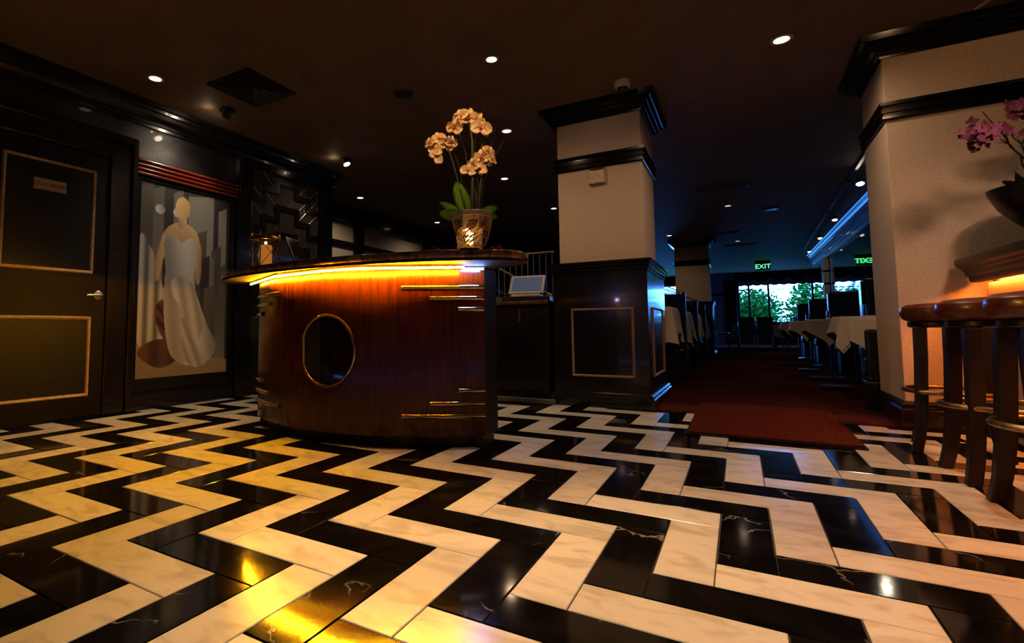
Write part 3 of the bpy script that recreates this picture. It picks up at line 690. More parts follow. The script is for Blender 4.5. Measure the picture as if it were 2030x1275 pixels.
c = obj('candle', lathe(NB(), [(0, .016), (.042, .016), (.043, .165), (.040, .172), (.03, .166), (0, .160)], n=28), WAXM, t, smooth=True)
obj('flame', lathe(NB(), [(0, .162), (.005, .17), (.004, .18), (0, .192)], n=10), FLAME, c, smooth=True)
lamp('POINT', 'candle_glow', (-2.83, 2.44, ZD + .19), .12, (1, .55, .2), shadow_soft_size=.01)

t = thing('tablet_stand', 'black tablet leaning on wire stand, beside the lantern on desk', 'tablet', (-2.62, 2.60, ZD), math.radians(106))
M = Matrix.Rotation(math.radians(-24), 4, 'X')
boxo('tablet', BLK, t, -.09, .09, -.006, .006, .01, .25, bevel=.004, M=M)
boxo('screen', mat('tablet_screen', (.01, .01, .012), .08), t, -.08, .08, -.008, -.006, .02, .24, M=M)
obj('easel_leg', tube(NB(), [(-.05, .07, .14), (-.06, -.03, .003)], .003, 6), CHROME, t)
obj('easel_leg', tube(NB(), [(.05, .07, .14), (.06, -.03, .003)], .003, 6), CHROME, t)
obj('easel_leg', tube(NB(), [(0, .08, .17), (0, .16, .003)], .003, 6), CHROME, t)

# --- orchid in its pot
def patterned():
    m = mat('ornamented_ceramic', (.55, .35, .2), .35, coat=.3)
    tc = nd(m, 'ShaderNodeTexCoord'); wv = nd(m, 'ShaderNodeTexVoronoi', Scale=26.0); wv.feature = 'SMOOTH_F1'
    nz = nd(m, 'ShaderNodeTexNoise', Scale=34, Detail=4, Distortion=2.5); lk(m, tc.outputs['Object'], wv.inputs['Vector']); lk(m, tc.outputs['Object'], nz.inputs['Vector'])
    mm = nd(m, 'ShaderNodeMath', operation='ADD'); lk(m, wv.outputs['Distance'], mm.inputs[0]); lk(m, nz.outputs['Fac'], mm.inputs[1])
    cr = nd(m, 'ShaderNodeValToRGB'); e = cr.color_ramp.elements; e[0].position = .80; e[0].color = (.13, .03, .012, 1); e[1].position = .88; e[1].color = (.60, .42, .26, 1)
    lk(m, mm.outputs[0], cr.inputs[0]); lk(m, cr.outputs[0], P(m).inputs['Base Color'])
    bp = nd(m, 'ShaderNodeBump', Strength=.3, Distance=.004); lk(m, mm.outputs[0], bp.inputs['Height']); lk(m, bp.outputs[0], P(m).inputs['Normal']); return m
CER = patterned()
CREAMC = mat('cream_glaze', (.62, .45, .30), .3, coat=.3); DBC = mat('brown_glaze', (.14, .035, .015), .35)
t = thing('orchid_pot', 'ornate brown and cream ceramic pot holding the orchids on desk', 'plant pot', (-1.265, 2.535, ZD))
n8 = 8; bm = NB()
prof = [(.062, 0), (.066, .012), (.060, .02), (.072, .05), (.092, .10), (.106, .15), (.112, .20), (.112, .222), (.104, .226), (.098, .215), (.095, .16)]
lathe(bm, prof, n=8, cap=False); lathe(bm, [(0, 0.001), (.062, 0.001)], n=8, cap=False)
obj('body', bm, CER, t, bevel=.003)
obj('soil', lathe(NB(), [(0, .185), (.096, .185)], n=8), mat('dark_soil', (.012, .008, .005), .95), t)
obj('rim_band', lathe(NB(), [(.110, .196), (.1165, .199), (.1165, .224), (.110, .228)], n=8, cap=False), CREAMC, t)
for k in range(8):
    a0 = 2 * PI * k / 8; rr_ = [(.1075, .135), (.113, .19), (.0925, .085)]
    # upright cream edge beads on each corner of the octagon
    obj('corner_bead', tube(NB(), [((r + .001) * math.cos(a0), (r + .001) * math.sin(a0), z) for r, z in ((.073, .05), (.093, .10), (.107, .15), (.113, .20))], .0035, 6), CREAMC, t)
    am = a0 + PI / 8; ca, sa = math.cos(am), math.sin(am); cr8 = math.cos(PI / 8)
    def onface(u_, z):      # point on the facet
        r = np.interp(z, [.05, .10, .15, .20], [.072, .092, .106, .112]) * cr8 + .002
        return (r * ca - u_ * sa, r * sa + u_ * ca, z)
    heart = [(0, .098), (.016, .118), (.021, .138), (.014, .152), (.004, .150), (0, .143), (-.004, .150), (-.014, .152), (-.021, .138), (-.016, .118)]
    obj('heart_ornament', tube(NB(), [onface(*p) for p in heart], .0022, 6, closed=True), DBC, t)
    obj('heart_ornament', tube(NB(), [onface(p[0] * 1.45, .128 + (p[1] - .128) * 1.4) for p in heart], .0016, 6, closed=True), CREAMC, t)
orch = thing('orchid_plant', 'orchid with peach blossoms on arching stems and broad green leaves', 'orchid', (-1.265, 2.535, ZD))
RV = Vector((.861, .508, 0)); FV = Vector((-.508, .861, 0))      # across / away, as seen from the entry
def op(a, z, d=0): return RV * a + FV * d + Vector((0, 0, z))
def leafmesh(base, tip, wid, lift, fold=.12, n=10, across=None):
    bm = NB(); b, tp = Vector(base), Vector(tip); L = (tp - b); side = across if across else L.cross(Vector((0, 0, 1))).normalized(); up = side.cross(L).normalized()
    if up.z < 0: up = -up
    rows = []
    for k in range(n + 1):
        s = k / n; c = b + L * s + up * lift * math.sin(PI * s) ; wv_ = wid * (math.sin(PI * min(1, s * .9 + .08)) ** .6)
        if k == n: wv_ = .002
        rows.append([bm.verts.new(c + side * (wv_ * q) + up * (abs(q) * wv_ * fold)) for q in (-1, -.6, 0, .6, 1)])
    for a, c in zip(rows, rows[1:]):
        for q in range(4): bm.faces.new((a[q], a[q + 1], c[q + 1], c[q]))
    r = bmesh.ops.solidify(bm, geom=list(bm.faces), thickness=.0025)
    return bm
cam_up = Vector((0, 0, 1))
for base, tip, wd, lift, acr in [((-.015, .20), (-.085, .41), .050, .02, RV), ((-.02, .20), (-.185, .285), .030, .04, Vector((0, -.4, 1)).normalized()), ((-.02, .195), (-.185, .225), .038, .02, Vector((0, -.3, 1)).normalized()),
                                 ((.02, .20), (.14, .255), .034, .045, Vector((0, -.4, 1)).normalized()), ((.03, .20), (.14, .205), .024, .03, Vector((0, -.4, 1)).normalized()), ((0, .2), (.03, .26), .02, .03, RV)]:
    obj('leaf', leafmesh(op(*base), op(*tip, -.02), wd, lift, across=acr), LEAF, orch, smooth='all')
def flower(parent, c, size, face, roll=0):
    f = Vector(face).normalized(); x = f.cross(Vector((0, 0, 1))).normalized(); y = x.cross(f).normalized()
    def q(a, b, h): 
        ca, sa = math.cos(roll), math.sin(roll); a, b = a * ca - b * sa, a * sa + b * ca
        return Vector(c) + (x * a + y * b + f * h) * size
    hub = None
    for i, (ang, ln, wd) in enumerate([(90, .52, .17), (215, .50, .15), (325, .50, .15), (8, .55, .30), (172, .55, .30)]):
        a = math.radians(ang); bm = NB(); rows = []
        for k in range(7):
            s = k / 6; ww = wd * math.sin(PI * (.1 + .85 * s)) ** .7; hgt = .10 * math.sin(PI * s) - .06 * s + (.02 if i > 2 else 0)
            rows.append([bm.verts.new(q(math.cos(a) * ln * s - math.sin(a) * ww * e, math.sin(a) * ln * s + math.cos(a) * ww * e, hgt + .08 * (abs(e) ** 2))) for e in (-1, -.5, 0, .5, 1)])
        for r0, r1 in zip(rows, rows[1:]):
            for e in range(4): bm.faces.new((r0[e], r0[e + 1], r1[e + 1], r1[e]))
        o = obj('petal', bm, PETAL, parent, smooth='all')
    obj('lip', lathe(NB(), [(0, .16), (.06, .12), (.09, .04), (.05, -.05), (0, -.08)], n=10, M=Matrix.Translation(q(0, -.05, .06)) @ Matrix.Scale(size, 4)), LIP, parent, smooth=True)
def spray(name, pts, r, flowers):
    s = obj(name, tube(NB(), pts, r, 8), STEM, orch, smooth=True)
    for c, sz, fc, rl in flowers:
        b = bpy.data.objects.new('blossom', None); COL.objects.link(b); b.parent = orch
        flower(b, c, sz * random.uniform(1.0, 1.3), Vector(fc) + Vector((random.uniform(-.45, .45), 0, random.uniform(-.4, .5))), rl)
toC = Vector((.45, -.9, -.28))
spray('stem', [op(-.02, .19), op(-.06, .34), op(-.10, .50), op(-.13, .60), op(-.17, .67), op(-.21, .66)], [.006, .005, .0045, .004, .003, .002],
      [(op(-.145, .625), .085, toC + RV * .5, .2), (op(-.185, .655), .08, toC, -.3), (op(-.205, .59), .085, toC - RV * .5, .5), (op(-.115, .635), .075, toC + RV * .3, 0), (op(-.235, .63), .06, toC - RV, 0), (op(-.20, .555), .08, toC, .9)])
spray('stem', [op(0, .19), op(.005, .45), op(.005, .65), op(-.01, .75), op(-.05, .80), op(-.10, .79)], [.009, .008, .007, .005, .004, .003],
      [(op(-.01, .775), .10, toC, .1), (op(.055, .715), .105, toC + RV * .4, .2), (op(-.055, .785), .085, toC - RV * .2, -.3), (op(-.095, .72), .08, toC - RV * .6, .4), (op(-.07, .745), .07, toC - RV, 0), (op(.03, .76), .09, toC + RV * .2, .7)])
spray('stem', [op(.03, .19), op(.05, .40), op(.065, .52), op(.07, .60)], [.006, .005, .004, .003],
      [(op(.055, .545), .085, toC + RV * .2, 0), (op(.095, .575), .085, toC + RV * .6, .4), (op(.01, .50), .08, toC - RV * .3, .1), (op(.08, .52), .075, toC, -.3), (op(-.02, .47), .07, toC - RV * .5, .2), (op(.045, .48), .07, toC, .6), (op(.115, .53), .06, toC + RV * .8, 0)])
tw = NB()
for _ in range(9):
    x = random.uniform(-.03, .05); pts = []; a = random.uniform(-.5, .8) * .35; z = .19; h = random.uniform(.45, .72); k = 0
    for k in range(12):
        s = k / 11; pts.append(op(x + a * s * s * .6 + random.uniform(-.008, .008), z + h * s, random.uniform(-.01, .01) + .05 * s))
    tube(tw, pts, [.0011] * 12, 4)
o = obj('twigs', tw, TWIG, orch); o['kind'] = 'stuff'
# glass votive with facets
t = thing('crystal_votive', 'faceted crystal votive holder glowing in front of the orchid pot', 'candle holder', (-1.215, 2.40, ZD))
bm = NB(); rows = []; nA, nZ = 20, 8
for j in range(nZ + 1):
    rows.append([bm.verts.new(((.060 + (.006 if (i + j) % 2 else 0) + .008 * j / nZ) * math.cos(2 * PI * i / nA), (.060 + (.006 if (i + j) % 2 else 0) + .008 * j / nZ) * math.sin(2 * PI * i / nA), .004 + .105 * j / nZ)) for i in range(nA)])
for a, b in zip(rows, rows[1:]):
    for i in range(nA):
        j2 = (i + 1) % nA; bm.faces.new((a[i], a[j2], b[j2])); bm.faces.new((a[i], b[j2], b[i]))
obj('faceted_glass', bm, AMBG, t)
obj('foot', lathe(NB(), [(0, 0), (.05, 0), (.055, .004), (0, .004)], n=20), BLK, t)
obj('tealight', lathe(NB(), [(0, .004), (.02, .004), (.02, .02), (0, .02)], n=16), WAXM, t)
obj('flame', lathe(NB(), [(0, .02), (.007, .04), (.005, .06), (0, .085)], n=10), FLAME, t, smooth=True)
lamp('POINT', 'votive_glow', (-1.215, 2.40, ZD + .09), .10, (1, .55, .2), shadow_soft_size=.01)
# pink blossoms strewn on the slab
def blossom_heap(label, cx_, cy_, n, sx, sy, rz=0):
    t = thing('pink_blossoms', label, 'flowers', (cx_, cy_, ZD), rz)
    for k in range(n):
        x, y = random.uniform(-sx, sx), random.uniform(-sy, sy); z = .010 + random.uniform(0, .010)
        bm = NB()
        for i in range(6):
            a = i * PI / 3 + random.random(); d = Vector((math.cos(a), math.sin(a), random.uniform(.1, .9))).normalized(); sd = d.cross(Vector((0, 0, 1))).normalized()
            b0 = Vector((x, y, z)); L = .018
            v = [bm.verts.new(b0), bm.verts.new(b0 + d * L * .6 + sd * .008), bm.verts.new(b0 + d * L), bm.verts.new(b0 + d * L * .6 - sd * .008)]
            bm.faces.new(v)
        obj('blossom', bm, PINK, t)
blossom_heap('string of small pink blossoms lying on desk left of the orchid pot', -1.47, 2.44, 22, .07, .02, .3)
blossom_heap('small pink blossoms heaped at left foot of the crystal votive', -1.33, 2.41, 14, .03, .02)
blossom_heap('small pink blossom bunch at right of the crystal votive', -1.12, 2.52, 16, .03, .02)

# ------------------------------------------------------------------ service counter with point-of-sale terminal
t = thing('service_counter', 'black low service counter between reception desk and square column', 'counter', (-2.1, 4.52, 0))
boxo('carcass', LACQ2, t, -.55, .60, .02, .60, .1, .90)
boxo('plinth', DBRN, t, -.55, .60, .04, .55, 0, .1)
boxo('worktop', LACQ2, t, -.57, .605, -.01, .62, .90, .935)
boxo('brass_edge', DBRASS, t, -.57, .605, -.022, -.01, .905, .932, bevel=.002)
for k, x0 in enumerate((-.54, .03)): 
    d_ = boxo('cupboard_door', LACQ, t, x0, x0 + .56, .0, .02, .11, .88, bevel=.003)
    obj('handle', tube(NB(), [(x0 + (.5 if k == 0 else .3), -.02, .74), (x0 + (.5 if k == 0 else .3), -.02, .86)], .005, 8), CHROME, d_)
t = thing('rolled_runner', 'grey rolled floor strip on tiles before the service counter', 'floor strip', (-1.75, 4.47, 0))
boxo('strip', mat('grey_strip', (.10, .085, .07), .7), t, -.35, .32, -.02, .02, .001, .05, bevel=.01)
t = thing('point_of_sale_terminal', 'grey framed touch screen terminal on the low service counter', 'terminal', (-1.76, 4.66, .935), math.radians(8))
M = Matrix.Translation((0, 0, .075)) @ Matrix.Rotation(math.radians(-38), 4, 'X')
boxo('bezel', GREYP, t, -.17, .17, -.012, .014, 0, .235, bevel=.006, M=M)
boxo('screen', FRUIT, t, -.145, .145, -.0145, -.012, .028, .21, M=M)
boxo('status_button', CHROME, t, -.018, .018, -.016, -.012, .006, .018, M=M)
bm = NB(); prism(bm, [(-.04, .0), (.20, .0), (.20, .05), (.10, .09), (-.04, .07)], -.14, .14, 'x'); obj('base', bm, GREYP, t, bevel=.01)
boxo('drawer', BLK, t, -.22, .24, -.07, .24, -.0, .05, bevel=.004) 
t = thing('receipt_printer', 'black receipt printer beside the touch screen terminal', 'printer', (-1.47, 4.72, .935))
boxo('body', BLK, t, -.02, .085, -.08, .1, 0, .12, bevel=.012)
boxo('paper_slot', GREYP, t, -.02, .07, -.06, -.04, .12, .124)

# ------------------------------------------------------------------ ceiling fittings
def downlight(x, y, label, lens=LAMPL, r=.05):
    t = thing('downlight', label, 'ceiling light', (x, y, CZ))
    obj('trim_ring', lathe(NB(), [(r * .9, .0), (r * .9, -.004), (r * 1.15, -.006), (r * 1.3, -.003), (r * 1.32, 0)], n=28, cap=False), RING, t, smooth=True)
    obj('lens', lathe(NB(), [(0, -.0035), (r * .92, -.0035)], n=28), lens, t)
    return t
downlight(-3.95, 2.27, 'recessed ceiling light above the coat room door')
downlight(-1.52, 3.40, 'bright recessed ceiling light straight above the orchid', LAMPB, .04)
downlight(.34, 4.22, 'large recessed ceiling light right of the security camera', LAMPL, .055)
downlight(-1.97, 4.76, 'recessed ceiling light just right of the orchid blossoms')
downlight(-2.68, 4.79, 'recessed ceiling light behind the orchid stem')
downlight(-2.65, 6.30, 'small recessed ceiling light level with orchid leaves')
downlight(-4.94, 6.06, 'recessed ceiling light over the beige wall panels, nearer one')
downlight(-4.87, 8.27, 'recessed ceiling light over the beige wall panels, farther one')
downlight(-2.62, 8.34, 'recessed ceiling light just left of the square column')
downlight(-1.25, 12.22, 'tiny recessed ceiling light above the distant column')
downlight(-.08, 9.72, 'dim recessed ceiling light above aisle, beside the air panels', LAMPD)
downlight(.05, 13.9, 'dim recessed ceiling light above aisle, nearest the exit sign', LAMPD)
def gimbal(x, y, label, ang, lens):
    t = thing('gimbal_spotlight', label, 'spotlight', (x, y, CZ))
    obj('canopy', lathe(NB(), [(0, 0), (.075, 0), (.07, -.012), (0, -.014)], n=28), BLK, t, smooth=True)
    M = Matrix.Translation((0, 0, -.035)) @ Matrix.Rotation(ang, 4, 'Y') @ Matrix.Rotation(PI, 4, 'X')
    obj('head', lathe(NB(), [(0, -.035), (.03, -.03), (.042, .0), (.045, .045), (.040, .045), (.036, .03)], n=24, M=M, cap=False), BLK, t, smooth=True)
    obj('lens', lathe(NB(), [(0, .036), (.036, .036)], n=20, M=M), lens, t)
gimbal(-3.95, 2.94, 'black swivel ceiling spotlight aimed at the painting', math.radians(42), LAMPB)
gimbal(-3.93, 4.55, 'bright swivel ceiling spotlight right of the mirrored partition', math.radians(-25), LAMPB)
t = thing('speaker_grille', 'black round ceiling disc between air vent and orchid', 'ceiling speaker', (-2.41, 3.53, CZ))
obj('grille', lathe(NB(), [(0, -.02), (.05, -.018), (.085, -.006), (.09, 0)], n=32), BLK, t, smooth=True)
t = thing('ceiling_speaker', 'dark round ceiling speaker above the dining aisle', 'ceiling speaker', (.54, 10.36, CZ))
obj('grille', lathe(NB(), [(0, -.012), (.12, -.012), (.14, -.008), (.15, 0)], n=32), BLK, t, smooth=True)
# four way air diffuser
t = thing('air_vent', 'square black louvred air vent in ceiling above mirrored partition', 'air vent', (-3.425, 2.785, CZ), 0)
for k in range(5):
    h = .25 - k * .05; bm = NB(); V = []
    for o_, z in ((0, -.004), (0, -.014), (-.028, -.003), (-.028, .0)):
        V.append([bm.verts.new(p) for p in ((-h - o_, -h - o_, z), (h + o_, -h - o_, z), (h + o_, h + o_, z), (-h - o_, h + o_, z))])
    for a, b in zip(V, V[1:]):
        for q in range(4): bm.faces.new((a[q], a[(q + 1) % 4], b[(q + 1) % 4], b[q]))
    obj('louvre', bm, BLK, t)
boxo('backing', CURT, t, -.25, .25, -.25, .25, -.003, 0)
# slim air panels over aisle
for x, y, lb in ((-.13, 8.45, 'long slim ceiling air panel nearest the camera above aisle'), (-.25, 12.6, 'long slim ceiling air panel above the distant column'), (.1, 14.6, 'long slim ceiling air panel nearest the exit sign')):
    t = thing('ceiling_vent', lb, 'air vent', (x, y, CZ))
    boxo('frame', CEIL, t, -.34, .34, -.11, .11, -.012, 0, bevel=.003)
    for k in range(4): boxo('slot', BLK, t, -.31, .31, -.08 + k * .045, -.065 + k * .045, -.0135, -.012)
    boxo('end_cap', GREYP, t, .30, .335, -.10, .10, -.014, -.012)
# arrow marker
t = thing('arrow_marker', 'small tan arrow fixed to ceiling above the broad column', 'marker', (1.42, 4.36, CZ), math.radians(25))
obj('arrow', prism(NB(), [(0, -.05), (.035, -.005), (.012, -.005), (.012, .09), (-.012, .09), (-.012, -.005), (-.035, -.005)], -.006, 0), ARROWM, t)
# track with four heads
t = thing('lighting_track', 'black ceiling lighting track running along the booth side', 'lighting track', (1.42, 11, CZ))
bm = NB(); 
Mt = Matrix.Rotation(math.atan2(-(1.51 - 1.34), (15.18 - 6.8)), 4, 'Z')
boxo('rail', BLK, t, -.018, .018, -4.6, 5.0, -.035, 0, M=Mt)
for k in range(5): boxo('bracket', BLK, t, -.03, .03, -4.4 + k * 2.2, -4.34 + k * 2.2, -.045, 0, M=Mt)
for x, y, lb in ((1.45, 8.54, 'nearest of the four lit track spotlights'), (1.53, 11.25, 'second nearest lit track spotlight above booths'), (1.56, 13.45, 'third lit track spotlight above booths'), (1.6, 15.78, 'farthest of the four lit track spotlights')):
    t = thing('track_spotlight', lb, 'spotlight', (x, y, CZ), 0, 'track spotlights')
    obj('yoke', tube(NB(), [(-.03, 0, -.03), (-.02, 0, -.10)], .008, 6), BLK, t)
    M = Matrix.Translation((0, 0, -.12)) @ Matrix.Rotation(math.radians(-28), 4, 'X') @ Matrix.Rotation(PI, 4, 'X')
    obj('head', lathe(NB(), [(0, -.05), (.025, -.045), (.035, .0), (.05, .04), (.046, .04), (.03, 0.02)], n=20, M=M, cap=False), BLK, t, smooth=True)
    obj('lens', lathe(NB(), [(0, .034), (.042, .034)], n=20, M=M), LAMPB if y < 9 else LAMPL, t)

# ------------------------------------------------------------------ booth side: soffit, mirror, pilaster
BLUT = mat('deep_blue_metallic_soffit', (.02, .10, .32), .3, coat=.5)
prof = [(1.92, 2.70), (1.70, 2.70), (1.705, 2.66), (1.74, 2.655), (1.745, 2.62), (1.765, 2.615), (1.77, 2.56), (1.79, 2.555), (1.80, 2.44), (1.82, 2.435), (1.825, 2.40), (1.85, 2.395), (1.86, 2.32), (1.92, 2.32)]
bm = NB(); prism(bm, prof, 5.32, 17.6, 'y'); o = obj('trim_3', bm, BLUT); o['kind'] = 'structure'
BLINE = mat('blue_cove_light', (.3, .6, 1), .4, emis=(.06, .32, 1.0), es=2.2)
t = thing('cove_light', 'long blue glowing cove lines along the moulded soffit', 'cove light', (1.7, 12, 2.6))
for dx, dz in ((.012, .045), (.058, .003)):
    obj('light_line', tube(NB(), [(dx, -6.6, dz), (dx, 5.5, dz)], .004, 6), BLINE, t)
t = thing('wall_mirror', 'tall wall mirror behind the booths under the deep moulded soffit', 'mirror', (1.92, 10, 0))
for k in range(4): boxo('mirror_panel', MIRR2, t, -.012, 0, -4.66 + k * 2.40, -2.265 + k * 2.40, 1.0, 2.32)
t = thing('end_pilaster', 'narrow tan pilaster with dark bands at far end of wall mirror', 'pilaster', (1.93, 15.0, 0))
boxo('shaft', COLP, t, -.12, -.015, .31, .64, .0, 2.32)
for z in (1.68, 1.98): boxo('band', LACQ, t, -.135, -.015, .30, .65, z, z + .05)

# ------------------------------------------------------------------ booths, tables and seats (right)
def bench(parent, y0, y1, back_at, x0=1.17, x1=1.88):
    boxo('seat_cushion', BLEA, parent, x0, x1, y0, y1, .30, .46, bevel=.03)
    boxo('seat_base', BLEA, parent, x0 + .02, x1, y0 + .02, y1 - .02, .02, .30)
def glass_tumbler(label, x, y, z, r=.035, h=.11, group='tumblers on the right tables'):
    t = thing('tumbler', label, 'glass', (x, y, z), 0, group)
    obj('glass', lathe(NB(), [(r * 1.15, 0), (r * 1.25, .004), (r, h), (r * .93, h), (r * 1.1, .010), (0, .010)], n=24, cap=False), GLASS, t, smooth=True)
    return t
def round_cloth(r, z, drop, n=96, waves=10, seed=0, amp=.05, corner=None):
    bm = NB(); rnd = random.Random(seed); rings = []
    ph = rnd.random() * 6
    rings.append([bm.verts.new((0, 0, z + .004))])
    for rr_, in ((r * .5,), (r * .97,)): rings.append([bm.verts.new((rr_ * math.cos(2 * PI * i / n), rr_ * math.sin(2 * PI * i / n), z + .004)) for i in range(n)])
    m = 8
    for k in range(m + 1):
        s = k / m; ring = []
        for i in range(n):
            a = 2 * PI * i / n
            sq = 1 / max(abs(math.cos(a)), abs(math.sin(a)))     # square cloth on a round top: corners hang lower
            d = drop * (.55 + .75 * (sq - 1) / .414) if corner is None else drop
            wv_ = amp * s * (math.sin(waves * a + ph) + .4 * math.sin(2.3 * waves * a + 1))
            rad = r + .004 + .035 * s + wv_
            ring.append(bm.verts.new((rad * math.cos(a), rad * math.sin(a), z + .002 - d * s)))
        rings.append(ring)
    for i in range(n): bm.faces.new((rings[0][0], rings[1][i], rings[1][(i + 1) % n]))
    for a, b in zip(rings[1:], rings[2:]):
        for i in range(n): bm.faces.new((a[i], a[(i + 1) % n], b[(i + 1) % n], b[i]))
    return bm
RT = [(6.10, 'nearest'), (8.4, 'second nearest'), (10.8, 'third nearest'), (13.2, 'farthest')]
for i, (y, w_) in enumerate(RT):
    t = thing('booth_table', w_ + ' round pedestal table along the right-hand mirror booths', 'table', (1.31, y, 0), 0, 'right booth tables')
    obj('tabletop', lathe(NB(), [(0, .735), (.52, .735), (.53, .75), (.52, .765), (0, .765)], n=48), DBRN, t, smooth=True)
    obj('pedestal', lathe(NB(), [(.26, 0), (.26, .02), (.05, .05), (.04, .7), (.1, .735)], n=24), BLK, t, smooth=True)
    c = obj('tablecloth', round_cloth(.54, .766, .26, seed=i + 3, amp=.016, waves=9), CLOTH, smooth='all', loc=(1.31, y, 0)); c.rotation_euler = (0, 0, .12)
    tag(c, 'cream cloth draped over the ' + w_ + ' table of right-hand booths', 'tablecloth', 'right booth tablecloths')
    glass_tumbler('water tumbler on the ' + w_ + ' right-hand booth table, by its aisle edge', 1.02, y - .1, .771)
    if i == 0:
        glass_tumbler('large tumbler beside white plate on nearest right-hand booth table', 1.33, 5.62, .771, .042, .125)
        t = thing('plate', 'white plate on nearest right-hand booth table', 'plate', (1.16, 5.66, .771)); obj('dish', lathe(NB(), [(0, .004), (.07, .004), (.12, .016), (.122, .02), (.07, .009), (0, .009)], n=40), WHP, t, smooth=True)
        t = thing('folded_napkin', 'crumpled cream napkin beside the large tumbler', 'napkin', (1.43, 5.55, .771)); bm = NB()
        for k in range(5): prism(bm, [(-.03 + k * .012, 0), (.0 + k * .012, .03 - k * .003), (.03 + k * .012, 0)], -.03 + k * .01, .02 + k * .01, 'y')
        obj('napkin', bm, CLOTH, t)
        # napkin corner hanging to the aisle
        t = thing('hanging_napkin', 'pointed cream napkin hanging from aisle side of nearest right-hand table', 'napkin', (.80, 5.78, .773), math.radians(-30))
        bm = NB(); prism(bm, [(-.003, .0), (.003, .0), (.055, -.24), (.0, -.31), (-.055, -.24)], -.03, -.024, 'y'); obj('upper_fold', bm, CLOTH, t)
        bm = NB(); prism(bm, [(-.045, -.22), (.045, -.22), (.058, -.265), (.0, -.335), (-.058, -.265)], -.023, -.018, 'y'); obj('under_fold', bm, CLOTH, t)
        bm = NB(); prism(bm, [(-.002, -.25), (.050, -.25), (.0, -.315), (-.050, -.25)], -.0235, -.0232, 'y'); obj('stripe', bm, DBRN, t)
for i, (y, w_) in enumerate(((7.2, 'nearest'), (9.6, 'second'), (12.0, 'third'), (14.3, 'farthest'))):
    t = thing('booth_bench', w_ + ' high-backed black leather double booth bench by the wall mirror', 'bench', (0, y, 0), 0, 'right booth benches')
    boxo('backrest', BLEA, t, 1.19, 1.90, -.06, .06, .30, 1.20, bevel=.03)
    boxo('end_cap', LACQ, t, 1.16, 1.19, -.065, .065, .0, 1.17, bevel=.006)
    for s in (-1, 1):
        a, b = sorted((s * .07, s * .50)); boxo('seat_cushion', BLEA, t, 1.19, 1.90, a, b, .32, .46, bevel=.03); boxo('seat_base', BLEA, t, 1.21, 1.90, a, b, .0, .32)
t = thing('low_banquette', 'low black leather banquette with nailhead trim beside the broad column', 'bench', (1.3, 5.37, 0))
boxo('backrest', BLEA, t, -.42, .60, -.02, .05, .24, .655, bevel=.02)
boxo('seat_cushion', BLEA, t, -.42, .60, .05, .12, .24, .42, bevel=.02)
boxo('base', LACQ, t, -.44, .60, -.03, .12, .0, .235, bevel=.006)
bm = NB()
for k in range(48): lathe(bm, [(0, .006), (.004, .003), (.005, 0)], n=6, M=Matrix.Translation((-.41 + k * .0205, -.0205, .262)) @ Matrix.Rotation(PI / 2, 4, 'X'))
obj('nailheads', bm, CHROME, t)
boxo('kick_rail', CHROME, t, -.44, .5, -.034, -.030, .225, .231)
# low step treads of the booth side
for i, (y, lb) in enumerate(((6.9, 'nearest'), (8.0, 'second'), (9.4, 'third'))):
    t = thing('booth_step', lb + ' low dark step with pale nosing below the right-hand booths', 'step', (.86, y, 0), 0, 'booth steps')
    boxo('tread', DBRN, t, -.12, .12, -.12, .12, .006, .05)
    boxo('nosing', CHROME, t, -.125, .12, -.126, -.12, .044, .052)

